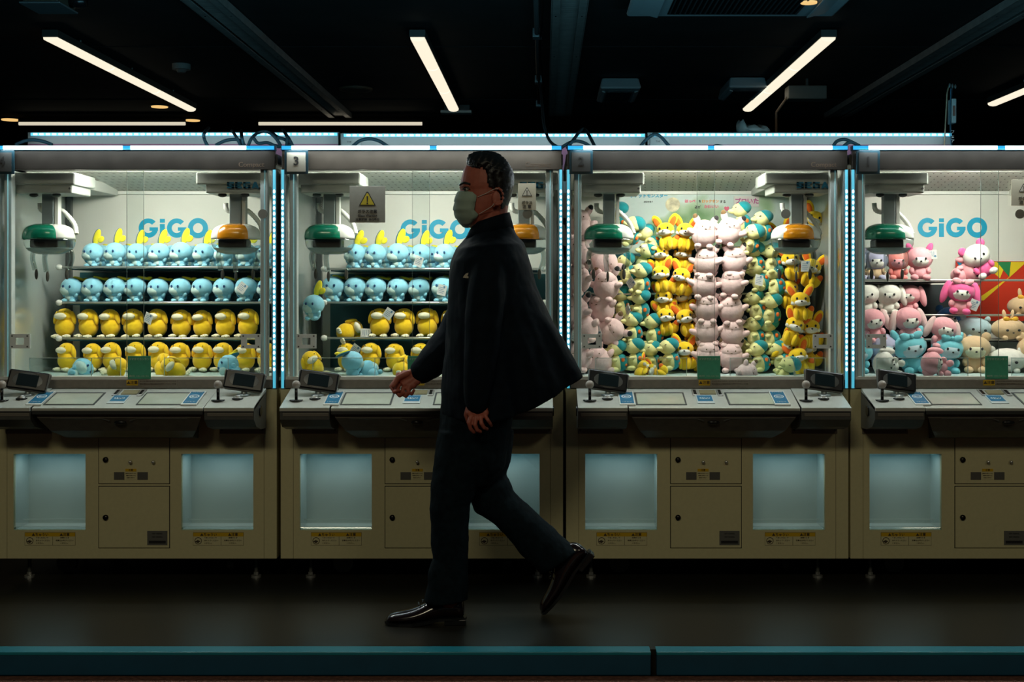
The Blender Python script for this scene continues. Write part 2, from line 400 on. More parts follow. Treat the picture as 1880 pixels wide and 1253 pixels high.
# banner clipped to the end of the farther row
p = W(1750, 262, YB - .02)
t = thing('banner', 'narrow hanging blue banner at the farther row end', 'banner', (p.x, p.y, 1.9))
ztop = W(0, 163, YB).z - 1.9
bm = NB(); R = []
for k in range(9):
    z = -.15 + (ztop + .15) * k / 8; bend = .01 * math.sin(k * 1.3)
    R.append([Vector((-.018, bend, z)), Vector((.022, .10 + bend, z + .02 * k / 8))])
loft(bm, R, False, False); o = obj('cloth', bm, mat('banner_blue', (.01, .09, .15), .7, var=.15, scale=20), t)
md = o.modifiers.new('s', 'SOLIDIFY'); md.thickness = .004
bm = NB(); box(bm, -.010, .016, -.008, .07, ztop - .20, ztop - .06, .004); obj('printed_badge', bm, mat('badge_white', (.30, .33, .33), .6), t)
bm = NB(); box(bm, -.006, .010, -.011, .04, ztop - .16, ztop - .10, .002); obj('badge_emblem', bm, mat('badge_brown', (.16, .07, .05), .6), t)
for k_, ch_ in enumerate('フェア'): text(ch_, .022, M_paper, t, (-.002, -.010 + .012, ztop - .25 - .026 * k_), (PI / 2, 0, PI / 2 - .3 - PI / 2 + .3))
bm = NB(); tube(bm, [(-.055, 0, 0.1), (-.035, 0, ztop - .03), (-.02, 0.02, ztop + .01)], .004); obj('cord', bm, mat('cord_tan', (.3, .22, .14), .6), t)
for k in range(3):
    bm = NB(); ell(bm, (-.02 + k * .022, .02 * k, ztop + .015), (.007, .007, .014)); obj('clip', bm, M_dgrey, t, True)
# folded plastic bags left on the farther row
bm = NB(); q = bmesh.ops.create_icosphere(bm, subdivisions=3, radius=.5)
for v in q['verts']:
    n = math.sin(v.co.x * 17 + v.co.z * 9) * .05 + math.sin(v.co.y * 13) * .05
    v.co = Vector((v.co.x * .2, v.co.y * .2, (v.co.z + .5) * .05 * (1 + n * 6) + (.04 if v.co.x < -.3 and v.co.z > 0 else 0)))
pb = W(1388, 246, YB + .1); bm.transform(Matrix.Translation((pb.x, pb.y + .1, W(0, 248, YB).z + .02)))
tag(obj('plastic_bag', bm, mat('bag_translucent', (.16, .17, .16), .4), None, True), 'crumpled pale plastic bag lying on the farther row roof', 'bag')

# ------------------------------------------------------------ lettering of the shop name
def ring_poly(cx, cz, R, r, a0, a1, n=28):
    o = [(cx + R * math.cos(a0 + (a1 - a0) * k / n), cz + R * math.sin(a0 + (a1 - a0) * k / n)) for k in range(n + 1)]
    i = [(cx + r * math.cos(a0 + (a1 - a0) * k / n), cz + r * math.sin(a0 + (a1 - a0) * k / n)) for k in range(n + 1)]
    return o, i
def ring(bm, cx, cz, R, r, a0, a1, y, th=.001):
    o, i = ring_poly(cx, cz, R, r, a0, a1)
    rings = [[Vector((p[0], y, p[1])), Vector((q[0], y, q[1])), Vector((q[0], y + th, q[1])), Vector((p[0], y + th, p[1]))] for p, q in zip(o, i)]
    loft(bm, rings)
def gigo(parent, cx, cz, w, y):
    s = w / 7.05                      # G 2 units wide, i .5, G 2, O 2 with gaps
    out = []
    def G(x):
        bm = NB(); ring(bm, cx + x * s, cz, s * .98, s * .5, math.radians(42), math.radians(360), y)
        plate(bm, [(cx + (x + .12) * s, cz + .08 * s), (cx + (x + .98) * s, cz + .08 * s), (cx + (x + .98) * s, cz - .28 * s), (cx + (x + .12) * s, cz - .28 * s)], y - .0004)
        return bm
    for x, kind in ((-2.52, 'G'), (-1.17, 'i'), (.18, 'G'), (2.52, 'O')):
        if kind == 'G': bm = G(x if x < 0 else .35)
        elif kind == 'O': bm = NB(); ring(bm, cx + 2.5 * s, cz, s * 1.02, s * .5, 0, 2 * PI, y)
        else:
            bm = NB(); X = cx - 1.1 * s
            plate(bm, [(X - .25 * s, cz - .95 * s), (X + .25 * s, cz - .95 * s), (X + .25 * s, cz + .42 * s), (X - .25 * s, cz + .42 * s)], y)
            plate(bm, [(X - .25 * s, cz + .55 * s), (X + .25 * s, cz + .55 * s), (X + .25 * s, cz + .93 * s), (X - .25 * s, cz + .93 * s)], y)
        obj('logo_letter', bm, M_gigo, parent)

def sega(parent, x, z, y, h):
    """outlined block letters built from bars, rounded by bevels"""
    L = {'S': [(0, 1, .74, 1), (0, .32, .42, 1), (0, 1, .37, .63), (.68, 1, 0, .6), (0, 1, 0, .26)],
         'E': [(0, .34, 0, 1), (0, 1, .74, 1), (0, .8, .37, .63), (0, 1, 0, .26)],
         'G': [(0, .32, 0, 1), (0, 1, .74, 1), (0, 1, 0, .26), (.68, 1, 0, .56), (.45, 1, .38, .56)],
         'A': None}
    for k, ch in enumerate('SEGA'):
        x0 = x + (k - 2) * h * 1.28
        bm = NB()
        if L[ch]:
            for a, b, c, d in L[ch]: box(bm, x0 + a * h * 1.1, x0 + b * h * 1.1, y, y + .001, z + c * h, z + d * h)
        else:
            w_ = h * 1.2
            plate(bm, [(x0, z), (x0 + w_ * .36, z + h), (x0 + w_ * .62, z + h), (x0 + w_ * .36, z)], y)
            plate(bm, [(x0 + w_ * .4, z + h), (x0 + w_ * .64, z + h), (x0 + w_, z), (x0 + w_ * .66, z)], y - .0002)
            plate(bm, [(x0 + w_ * .3, z + h * .15), (x0 + w_ * .3, z + h * .4), (x0 + w_ * .8, z + h * .4), (x0 + w_ * .8, z + h * .15)], y - .0003)
        obj('maker_letter', bm, M_sega, parent)

# ------------------------------------------------------------ the claw machines of the front row
S = D0 / F
def zz(py, Y=0.): return CZ - (py - PY) * (Y + D0) / F
HW = .6115            # half width of a machine
DEP = .86
RAILZ = {}
CENT = {4: 249, 3: 774.5, 2: 1298.5, 1: 1820.5}
def claw(par, x, y, z, cap, turn):
    """gantry housing, mast, hose and claw head with three clear arms"""
    yb = y
    # rounded head: opaque shell above, clear dome below, coloured cap wrapped over its front
    HZ = .070
    def head(bm, h0, h1, a0, a1, k_, n=24, xo=0., w=.109, dp=.075):
        R = []; full = abs(a1 - a0 - 2 * PI) < .01
        for i in range(9):
            h = h0 + (h1 - h0) * i / 8; sc = max(.02, 1 - min(.999, abs((h + .003) / HZ)) ** 2.8) ** (1 / 2.8) * k_
            row_ = []
            for j in range(n + (0 if full else 1)):
                a = a0 + (a1 - a0) * j / n; ca, sa = math.cos(a), math.sin(a)
                row_.append(Vector((x + xo + w * sc * math.copysign(abs(ca) ** .72, ca), y + dp * sc * math.copysign(abs(sa) ** .72, sa), z + h)))
            R.append(row_)
        loft(bm, R, cap=full, closed=full)
    bm = NB(); head(bm, -.004, .062, 0, 2 * PI, 1.0); o = obj('claw_head', bm, M_whitep, par, True)
    bm = NB(); head(bm, -.006, .064, PI, 2 * PI, 1.03, xo=turn * .016, w=.094 if turn else .084, dp=.084); cp = obj('cap', bm, cap, o, True)
    sd = cp.modifiers.new('s', 'SOLIDIFY'); sd.thickness = .004
    bm = NB(); head(bm, -.071, -.004, 0, 2 * PI, 1.0); obj('clear_dome', bm, M_acryl, o, True)
    bm = NB(); head(bm, -.071, -.043, 0, 2 * PI, .985); obj('dome_tray', bm, mat('dome_tray_grey', (.36, .46, .46), .3), o, True)
    bm = NB(); box(bm, x - .07, x + .055, y - .05, y + .05, z - .043, z - .006, .006); obj('motor_block', bm, mat('motor_brown', (.05, .045, .04), .35), o)
    # mast and hose
    bm = NB(); box(bm, x - .026, x + .026, y - .024, y + .024, z + .06, z + .22, .004); obj('mast', bm, M_frame, par)
    bm = NB(); box(bm, x + .03, x + .045, y - .02, y + .02, z + .06, z + .22); obj('mast_guide', bm, M_whitep, par)
    pts = smooth_path([(x - .055, y + .03, z + .16), (x - .05, y + .03, z + .13), (x - .02, y + .04, z + .12), (x + .03, y + .045, z + .13), (x + .07, y + .04, z + .10), (x + .10, y + .035, z + .06), (x + .112, y + .02, z + .02)], 7)
    bm = NB(); tube(bm, pts, [.0095 + (.0022 if k % 2 else 0) for k in range(len(pts))], 8); obj('spiral_hose', bm, M_whitep, par, True)
    # clear arms and metal fingertip shovels
    for k, a in enumerate((PI * 1.5 + turn * .5, PI * .15, PI * .85)):
        dx, dy = math.cos(a), math.sin(a)
        bm = NB(); Q = [(x + dx * r, y + dy * r * .7, z + h) for r, h in ((.03, -.055), (.085, -.05), (.10, -.085), (.085, -.14))]
        if k == 0: Q = [(x + dx * r, y + dy * r * .7, z + h) for r, h in ((.02, -.055), (.03, -.08), (.03, -.10), (.02, -.15))]
        tube(bm, smooth_path(Q, 4), .0115, 8); arm = obj('claw_arm', bm, M_armc, par, True)
        e = Vector(Q[-1]); bm = NB(); ell(bm, (e.x - dx * .008, e.y - dy * .005, e.z - .02), (.009, .006, .024), (0, 0, a)); obj('claw_tip', bm, mat('claw_tip_dark', (.10, .095, .085), .35, metal=.6), arm, True)
    # housing above
    bm = NB(); box(bm, x - .155, x + .15, y - .10, y + .16, z + .232, 1.785, .008); g = obj('gantry_housing', bm, mat('housing_grey_white', (.46, .49, .46), .35), par)
    bm = NB(); box(bm, x - .115, x + .135, y - .09, y + .14, z + .196, z + .236, .006); obj('gantry_tray', bm, mat('housing_grey_white', (.46, .49, .46), .35), par)
    for s in (-1, 1):
        bm = NB(); ell(bm, (x + s * .05, y - .05, z + .19), (.02, .012, .010)); obj('roller', bm, M_dgrey, par, True)
    bm = NB(); cyl(bm, (x + .125, y - .093, z + .216), .005, .006, 'y', 8); obj('screw', bm, M_dgrey, g)
    bm = NB(); box(bm, x - .10, x + .10, y + .16, .78, 1.735, 1.785, .004); obj('gantry_rail', bm, M_whitep, par)

def make_machine(num):
    cx = (CENT[num] - PX) * S
    labels = {4: 'claw machine numbered four filled with blue and yellow plush toys', 3: 'claw machine numbered three behind the walking man, blue and yellow toys inside',
              2: 'claw machine numbered two packed with pink, teal and yellow plush toys', 1: 'claw machine numbered one with mixed pastel plush toys, cut by the frame'}
    t = thing('claw_machine', labels[num], 'claw machine', (cx, 0, 0), group=None)
    X = lambda dx: dx * S
    zb, zt = .104, zz(715)
    # ---- cabinet: front sheet with two prize openings and one service opening
    ops = [(X(-224), X(-92), zz(974), zz(834)), (X(84), X(216), zz(974), zz(834))]
    bm = NB(); th = .02
    xs = [-HW, ops[0][0], ops[0][1], ops[1][0], ops[1][1], HW]
    box(bm, xs[0], xs[5], 0, th, zb, ops[0][2]); box(bm, xs[0], xs[5], 0, th, ops[0][3], zt)
    for k in (0, 2, 4): box(bm, xs[k], xs[k + 1], 0, th, ops[0][2], ops[0][3])
    box(bm, -HW, -HW + th, th, DEP, zb, zt); box(bm, HW - th, HW, th, DEP, zb, zt)
    box(bm, -HW + th, HW - th, DEP - th, DEP, zb, zt); box(bm, -HW + th, HW - th, th, DEP - th, zb, zb + th)
    bmesh.ops.remove_doubles(bm, verts=bm.verts, dist=1e-5)
    obj('cabinet', bm, M_beige, t)
    for s in (-1, 1):                                   # vertical corner seams
        bm = NB(); box(bm, s * X(236) - .0006, s * X(236) + .0006, -.0006, .002, zb, zt); obj('panel_seam', bm, M_inkb, t)
    # ---- prize chutes
    for k, (a, b, c, d) in enumerate(ops):
        bm = NB(); y1 = .16
        box(bm, a - .004, b + .004, y1, y1 + .006, c - .004, d + .004)
        box(bm, a - .006, a, th, y1, c, d); box(bm, b, b + .006, th, y1, c, d)
        box(bm, a - .006, b + .006, th, y1, c - .006, c); box(bm, a - .006, b + .006, th, y1, d, d + .006)
        ch = obj('prize_chute', bm, mat('chute_white', (.62, .66, .62), .5, var=.05, scale=6), t)
        bm = NB(); box(bm, a + .002, b - .002, .012, .016, c + .03, d - .004); obj('chute_flap', bm, M_acryl, ch)
        bm = NB(); box(bm, a, b, .004, .03, c, c + .012, .003); obj('chute_lip', bm, M_acryl, ch)
        bm = NB(); box(bm, a, b, .10, .106, c + .026, c + .030); obj('chute_step', bm, M_whitep, ch)
        light('chute_light', 'AREA', ((a + b) / 2, .085, d - .006), (0, 0, 0), .034, (.08, .70, 1.0), (b - a) * .95, .11, t)
        light('chute_light', 'AREA', ((a + b) / 2, .06, d - .012), (math.radians(-8), 0, 0), .16, (.78, .97, .98), (b - a) * .7, .03, t)  # added white fill for interior light leaking down into the chute
    # ---- service doors
    for i, (p0, p1) in enumerate(((798, 888), (894, 1006))):
        a, b, c, d = X(-67), X(62), zz(p1), zz(p0)
        bm = NB(); box(bm, a - .003, b + .003, -.0008, .004, c - .003, d + .003); obj('door_gap', bm, M_seam, t)
        bm = NB(); box(bm, a, b, -.004, .004, c, d, .0012); dr = obj('service_door', bm, M_beige, t)
        bm = NB(); lz = zz(844) if i == 0 else zz(950)
        cyl(bm, (X(-54), -.007, lz), .0115, .010, 'y', 20); obj('lock', bm, mat('lock_dark', (.05, .045, .04), .2, metal=.8), dr, True)
        if i == 0:
            for dx in (-8, 34):
                bm = NB(); cyl(bm, (X(dx), -.009, zz(848)), .0065, .014, 'y', 14); ell(bm, (X(dx), -.017, zz(848)), (.007, .005, .007)); obj('knob', bm, M_chrome, dr, True)
            for dx in (-39, 4):
                bm = NB(); box(bm, X(dx), X(dx + 19), -.006, -.003, zz(881), zz(867), .0005)
                obj('vent_plate', bm, mat('vent_plate_grey', (.10, .10, .09), .4), dr)
            bm = NB(); box(bm, X(-18), X(2), -.0055, -.004, zz(881), zz(866)); cd = obj('notice_label', bm, M_beige, dr)
            bm = NB(); box(bm, X(-18), X(2), -.006, -.004, zz(866), zz(861)); obj('caution_band', bm, M_yel, dr)
            text('注意', .010, M_inkb, dr, (X(-8), -.0066, zz(863.5)))
            for r in range(3): text('係員をお呼びください'[:9 - r], .0052, M_inkb, dr, (X(-8), -.006, zz(869.5 + r * 4)))
        else:
            bm = NB(); box(bm, X(22), X(59), -.0056, -.004, zz(1001), zz(975), .0004); pl = obj('rating_plate', bm, mat('rating_plate_grey', (.12, .12, .11), .4), dr)
            bm = NB(); box(bm, X(25), X(56), -.0062, -.0055, zz(998), zz(993)); obj('plate_bar', bm, M_ink, dr)
            for r in range(2): text('100V 50/60Hz', .008, M_ink, dr, (X(40), -.0062, zz(980 + r * 6)))
    # ---- caution stickers under the prize openings
    for dx in (-157, 152):
        a = X(dx - 46); b = X(dx + 46)
        bm = NB(); box(bm, a - .001, b + .001, -.0008, .0, zz(1002), zz(978)); st = obj('caution_sticker', bm, mat('sticker_line', (.05, .045, .03), .6), t)
        bm = NB(); box(bm, a, X(dx + 5) - .0008, -.0012, -.0007, zz(1001.5), zz(985.5)); obj('sticker_field', bm, M_cream_b, st)
        bm = NB(); box(bm, X(dx + 5) + .0008, b, -.0012, -.0007, zz(1001.5), zz(985.5)); obj('sticker_field', bm, M_cream_b, st)
        bm = NB(); box(bm, a, b, -.0014, -.0007, zz(985.5), zz(978.5)); obj('sticker_band', bm, M_yel, st)
        text('▲ちゅうい', .0145, M_inkb, st, (X(dx - 18), -.002, zz(982.2)), fat=.0002)
        text('▲注意', .0145, M_inkb, st, (X(dx + 27), -.002, zz(982.2)), fat=.0002)
        bm = NB(); ring(bm, X(dx - 37), zz(993.5), .0155, .0128, 0, 2 * PI, -.0018, .0005)
        plate(bm, [(X(dx - 43), zz(995)), (X(dx - 38), zz(992)), (X(dx - 33), zz(994)), (X(dx - 37), zz(998))], -.0018, .0005); obj('no_hands_symbol', bm, M_inkb, st)
        for r, s_ in enumerate(('てをいれないで', 'あそんでください', 'ください。')): text(s_, .0078, M_inkb, st, (X(dx - 26), -.0018, zz(988 + r * 5)), align='LEFT')
        for r, s_ in enumerate(('故障のとき', '係員をお呼びください', 'ください。')): text(s_, .0078, M_inkb, st, (X(dx + 27), -.0018, zz(988 + r * 5)))
    # ---- feet and casters
    for sx in (-1, 1):
        for yy in (.10, DEP - .08):
            bm = NB(); box(bm, sx * .50 - .05, sx * .50 + .05, yy - .05, yy + .05, .092, zb); cyl(bm, (sx * .50, yy, .055), .008, .08, 'z', 10); ft = obj('leveling_foot', bm, M_dgrey, t)
            bm = NB(); cyl(bm, (sx * .50, yy, .018), .011, .012, 'z', 6); cyl(bm, (sx * .50, yy, .005), .022, .010, 'z', 18); obj('foot_pad', bm, M_chrome, ft)
            bm = NB(); cyl(bm, (sx * .37, yy + .1, .044), .044, .03, 'x' if sx > 0 else 'y', 20); cyl(bm, (sx * .37, yy + .1, .044), .018, .036, 'x' if sx > 0 else 'y', 12); box(bm, sx * .37 - .03, sx * .37 + .03, yy + .07, yy + .13, .09, zb)
            obj('caster', bm, mat('caster_rubber', (.05, .048, .045), .45), t)
    # ---- control console
    yf = -.235; z0 = zz(714); z1 = zz(750, yf)
    def slab(bm, a, b, ya, za, yb_, zb_, thick, inset=0.):
        rings = [[Vector((a, ya, za)), Vector((b, ya, za)), Vector((b, ya, za - thick)), Vector((a, ya, za - thick))],
                 [Vector((a - inset, yb_, zb_)), Vector((b + inset, yb_, zb_)), Vector((b + inset, yb_, zb_ - thick)), Vector((a - inset, yb_, zb_ - thick))]]
        loft(bm, rings)
    CWi = X(240)
    bm = NB(); slab(bm, X(-152), X(152), 0, z0, yf, z1, .012, -.004); con = obj('console_top', bm, M_grey, t)
    for s in (-1, 1):
        a, b = (X(-240), X(-152) - .002) if s < 0 else (X(152) + .002, X(240))
        bm = NB(); slab(bm, a, b, 0, z0 + .002, yf - .008, z1 + .002, .014); wg = obj('console_wing', bm, M_grey, t)
        bm = NB(); rings = []
        for yy, zt_, zb_ in ((0, z0 - .012, z0 - .17), (-.10, z0 - .03, z0 - .165), (-.19, z0 - .05, z0 - .145), (-.235, z0 - .064, z0 - .11)):
            rings.append([Vector((a, yy, zt_)), Vector((b, yy, zt_)), Vector((b, yy, zb_)), Vector((a, yy, zb_))])
        loft(bm, rings); obj('console_wing_body', bm, M_dgrey, t)
        bm = NB(); box(bm, a + .012, b - .004, yf - .002, yf + .006, z1 - .034, z1 - .020, .001); obj('wing_trim', bm, mat('wing_trim_taupe', (.16, .15, .13), .4), t)
        bm = NB(); box(bm, a + .005, b - .004, -.005, 0, z0 - .195, z0 - .17); br = obj('mount_bracket', bm, mat('bracket_beige', (.15, .13, .10), .5), t)
        for q in (a + .015, b - .015):
            bm = NB(); cyl(bm, (q, -.006, z0 - .178), .004, .004, 'y', 8); obj('bolt', bm, M_ink, br)
        if True:                                        # round speaker-like cap on the outer flank
            xo = X(240) * s; bm = NB(); cyl(bm, (xo, -.12, z0 - .085), .022, .01, 'x', 18); obj('flank_cap', bm, M_black, t)
    # drawer under the middle of the console
    bm = NB(); rings = []
    for yy, hw_, zt_, zb_ in ((0, .80, z0 - .02, z0 - .215), (-.09, .80, z0 - .03, z0 - .20), (-.16, .9, z0 - .05, z0 - .165), (-.215, 1., z0 - .06, z0 - .105)):
        a, b = X(-150) * hw_, X(150) * hw_; rings.append([Vector((a, yy, zt_)), Vector((b, yy, zt_)), Vector((b * .96, yy, zb_)), Vector((a * .96, yy, zb_))])
    loft(bm, rings); drw = obj('smoked_drawer', bm, M_under, t)
    for s in (-1, 1):
        bm = NB(); R = []
        for k in range(9):
            u = k / 8; R.append(W(0, 0, 0))
        pts = [(s * X(18), -.205, z0 - .118), (s * X(30), -.21, z0 - .108), (s * X(120), -.21, z0 - .108)]
        tube(bm, pts, .0035, 6); obj('drawer_groove', bm, M_dgrey, drw)
    bm = NB(); ell(bm, (0, -.20, z0 - .125), (.026, .010, .009)); obj('drawer_pull', bm, M_black, drw, True)
    bm = NB(); box(bm, X(-150), X(150), yf - .002, yf + .02, z1 - .026, z1 - .010, .002); obj('console_nose', bm, mat('console_nose_dark', (.035, .04, .04), .35), t)
    # items lying on the sloping console
    sl = math.atan2(z0 - z1, -yf)                        # slope
    def on(dx, py, lift=.0015):                          # point on the console top seen at that picture height
        lo, hi = 0., yf
        for _ in range(30):
            m_ = (lo + hi) / 2; z = z0 + (z1 - z0) * (m_ / yf)
            if PY + (CZ - z) * F / (m_ + D0) < py: lo = m_
            else: hi = m_
        return Vector((X(dx), lo, z0 + (z1 - z0) * (lo / yf) + lift))
    TILT = (sl, 0, 0)
    def flat(name, dx0, dx1, p0, p1, m_, parent, th=.002, lab=None, bev=0.):
        A = on((dx0 + dx1) / 2, p0); B = on((dx0 + dx1) / 2, p1); L = (A - B).length
        bm = NB(); box(bm, -X(dx1 - dx0) / 2 * (D0 + A.y) / D0, X(dx1 - dx0) / 2 * (D0 + A.y) / D0, -L / 2, L / 2, -.001, th, bev)
        o = obj(name, bm, m_, parent, label=lab); o.location = ((A.x) * 1., (A.y + B.y) / 2, (A.z + B.z) / 2); o.rotation_euler = TILT; return o
    for a, b in ((-134, -49), (30, 112)):
        fr = flat('display_frame', a - 3, b + 3, 722, 744.5, mat('display_bezel', (.05, .06, .06), .4), t, .0012)
        flat('display_window', a, b, 724, 743.5, mat('display_cream', (.60, .64, .52), .12, var=.08, scale=12, coat=1.), t, .0022)
    for dx in (-152, 122):
        cdp = on(dx, 733); o = flat('coin_card', dx - 14, dx + 14, 721, 746, M_whitep, t, .006)
        f = flat('card_print', dx - 12, dx + 12, 723, 744, M_bluecard, t, .0072)
        bm = NB(); ring(bm, 0, 0, .021, .016, 0, 2 * PI, 0, .0005); box(bm, -.011, .011, 0, .0005, -.006, .006)
        c = obj('card_circle', bm, M_paper, t); c.location = on(dx, 732, .009); c.rotation_euler = (sl - PI / 2, 0, 0)
        text('100', .013, M_bluecard, t, on(dx, 732, .0098), (sl, 0, 0)); text('1プレイ', .012, M_paper, t, on(dx, 742, .0092), (sl, 0, 0)); text('プレイ料金', .009, M_paper, t, on(dx, 724.5, .0092), (sl, 0, 0))
    for dx in (-26, 19):
        o = flat('coin_slot_bezel', dx - 5, dx + 5, 717, 728, M_chrome, t, .004, bev=.0012); o = flat('coin_slot', dx - 2.5, dx + 2.5, 719, 726.5, M_black, t, .0055)
    flat('coin_plate', -17, 12, 718, 725, mat('coin_plate_gold', (.28, .25, .14), .4), t)
    flat('price_sticker', -27, 4, 727, 742, mat('sticker_pale', (.55, .62, .62), .5), t, .002)
    flat('price_print', -25, 2, 728, 738.5, M_bluecard, t, .0026)
    bm = NB(); ell(bm, (0, 0, 0), (.025, .011, .0006), u=20); c = obj('price_oval', bm, M_paper, t); c.location = on(-11.5, 733, .004); c.rotation_euler = (sl, 0, 0)
    text('100', .024, M_bluecard, t, on(-11.5, 733, .0056), (sl, 0, 0), fat=.0005)
    # joystick, button and tilted screen on each wing
    for s, jx, bx, sx_ in ((-1, -218, -186, -184), (1, 168, 201, 207)):
        p_ = on(jx, 737, 0); bm = NB(); cyl(bm, p_ + Vector((0, 0, .003)), .0285, .006, 'z', 24); js = obj('joystick', bm, M_black, t, True)
        bm = NB(); between(bm, p_, p_ + Vector((0, 0, .062)), .0065); obj('joystick_shaft', bm, M_black, js, True)
        bm = NB(); ell(bm, p_ + Vector((0, 0, .070)), (.0175,) * 3, u=20, v=14); obj('joystick_ball', bm, mat('joystick_ball_taupe', (.38, .34, .30), .3), js, True)
        p_ = on(bx, 734, 0); bm = NB(); cyl(bm, p_ + Vector((0, 0, .003)), .024, .006, 'z', 24); pb_ = obj('push_button', bm, M_black, t, True)
        bm = NB(); cyl(bm, p_ + Vector((0, 0, .008)), .018, .006, 'z', 24); cyl(bm, p_ + Vector((0, 0, .013)), .012, .008, 'z', 20); obj('button_cap', bm, M_chrome, pb_, True)
        q = on(sx_, 728, 0); cz_ = q.z + .062; yb_ = q.y + .02
        sc = bpy.data.objects.new('control_screen', None)
        bm = NB(); box(bm, -.086, .086, -.012, .012, -.045, .045, .010)
        for v in bm.verts: v.co.x *= 1 + .05 * (v.co.z / .045)
        so = obj('control_screen', bm, mat('screen_rim_taupe', (.13, .125, .11), .4), t); so.location = (q.x, yb_, cz_); so.rotation_euler = (math.radians(-22), math.radians(8), math.radians(4))
        bm = NB(); box(bm, -.082, .082, -.015, -.006, -.041, .042, .006); obj('bezel', bm, M_black, so)
        bm = NB(); ell(bm, (0, -.0145, 0), (.066, .0018, .036), u=24); obj('bezel_ring', bm, M_dgrey, so, True)
        bm = NB(); box(bm, -.044, .044, -.0175, -.012, -.027, .027, .002); obj('screen_glass', bm, M_screen, so)
        bm = NB(); between(bm, q + Vector((0, .01, 0)), (q.x, yb_, cz_ - .04), .016, .012); cyl(bm, q + Vector((0, .01, .004)), .03, .008, 'z', 20); obj('screen_stalk', bm, M_frame, t, True)
    # ---- glazing band under the glass
    bm = NB(); box(bm, -HW + .01, HW - .01, -.004, .02, zz(713), zz(697), .002); lip = obj('lower_rail', bm, M_rail, t)
    bm = NB(); box(bm, -HW + .012, HW - .012, 0.0, .05, zz(697), zz(692)); obj('upper_lip', bm, M_whitep, t)
    bm = NB(); box(bm, X(-16), X(5), -.0052, -.003, zz(708), zz(698)); obj('caution_tab', bm, M_yel, lip)
    text('▲注意', .016, M_inkb, lip, (X(-5.5), -.0058, zz(703)), fat=.0002)
    bm = NB(); box(bm, X(6), X(76), -.005, -.003, zz(708), zz(698)); obj('notice_strip', bm, mat('strip_taupe', (.23, .20, .165), .5), lip)
    for r, s_ in enumerate(('ガラスに手をついたり、もたれたりしないでください', '景品が取れない場合は係員をお呼びください。ご注意')): text(s_, .0066, M_inkb, lip, (X(8), -.0056, zz(700.5 + r * 5)), align='LEFT')
    # ---- interior
    zf = zz(695, .03)
    yb2 = .80
    bm = NB(); box(bm, -HW + .02, HW - .02, .02, yb2, zf - .02, zf); obj('play_floor', bm, mat('floor_aqua_white', (.55, .70, .70), .4), t)
    bm = NB(); box(bm, -HW + .01, HW - .01, yb2, yb2 + .02, zf - .02, 1.80); bk = obj('back_panel', bm, M_white, t)
    for s in (-1, 1):
        bm = NB(); box(bm, s * (HW - .03) - .012, s * (HW - .03) + .012, yb2 - .03, yb2, zf, 1.78); obj('rear_post', bm, mat('rear_post_grey', (.12, .13, .13), .3, metal=.5), t)
        bm = NB(); box(bm, s * (HW - .012) - .003, s * (HW - .012) + .003, .04, yb2, zf, 1.80); obj('side_wall', bm, M_sidewall, t)
    # luminous perforated roof panel
    zr0, zr1 = 1.8105, zz(351, yb2)
    bm = NB(); loft(bm, [[Vector((-HW + .01, .30, zr0)), Vector((HW - .01, .30, zr0)), Vector((HW - .01, .30, zr0 + .001)), Vector((-HW + .01, .30, zr0 + .001))],
                         [Vector((-HW + .01, yb2, zr1)), Vector((HW - .01, yb2, zr1)), Vector((HW - .01, yb2, zr1 + .02)), Vector((-HW + .01, yb2, zr1 + .02))]])
    obj('perforated_roof', bm, M_white, t)
    bm = NB()
    for r in range(7):
        f = .10 + r * .14; yy = .30 + (yb2 - .30) * f; zc = zr0 + (zr1 - zr0) * f - .0004
        for k in range(34):
            x = -.55 + k * .0333 + (.006 * r)
            if x > .56: continue
            v = [bm.verts.new(p) for p in ((x, yy - .016, zc + .0006), (x + .006, yy - .016, zc + .0006), (x + .013, yy + .016, zc - .0010), (x + .007, yy + .016, zc - .0010))]; bm.faces.new(v)
    obj('roof_slots', bm, mat('slot_grey', (.20, .20, .18), .6), t, kind='stuff')
    bm = NB(); box(bm, -HW + .02, HW - .02, yb2 - .018, yb2, zr1 - .018, zr1 - .002, .002); obj('roof_moulding', bm, M_whitep, t)
    light('interior_light', 'AREA', (0, .15, 1.8105), (math.radians(10), 0, 0), 15.5, (1.0, .985, .85), 1.05, .08, t)
    light('interior_light', 'AREA', (0, .055, 1.805), (math.radians(40), 0, 0), 4.6, (1.0, .985, .86), .36, .04, t)  # added fill behind the header, brightens cranes and toys from the front
    light('strip_lamp', 'AREA', (0, -.045, zz(272)), (math.radians(-12), 0, 0), 3.4, (.86, .97, 1.0), 1.15, .02, t)
    light('strip_lamp', 'AREA', (0, -.02, zz(266)), (math.radians(150), 0, 0), 12.5, (.25, .76, 1.0), 1.15, .02, t)
    # ---- roof and header
    bm = NB(); box(bm, -HW, HW, .02, DEP, 1.812, 1.86, .004); obj('roof', bm, M_dgrey, t)
    bm = NB(); box(bm, -HW + .006, HW - .006, -.008, .02, zz(312), zz(277), .002); hd = obj('header', bm, M_header if num == 3 else mat('dark_brown_header', (.022, .019, .016), .3, var=.2, scale=14, coat=.3), t)  # header three is lighter, its reflection sits in the colour
    text('Compact', .030, mat('header_print', (.075, .05, .032), .5), hd, (X(213), -.0088, zz(303)))
    bm = NB(); box(bm, -HW + .004, HW - .004, -.016, .02, zz(277), zz(268), .002); ld = obj('led_channel', bm, mat('led_channel_blue', (.03, .12, .2), .4), t)
    segs = {4: ((-240, -21), (-7, 205)), 3: ((-238, 15), (28, 238)), 2: ((-228, 0), (12, 228)), 1: ((-228, 8), (22, 240))}[num]
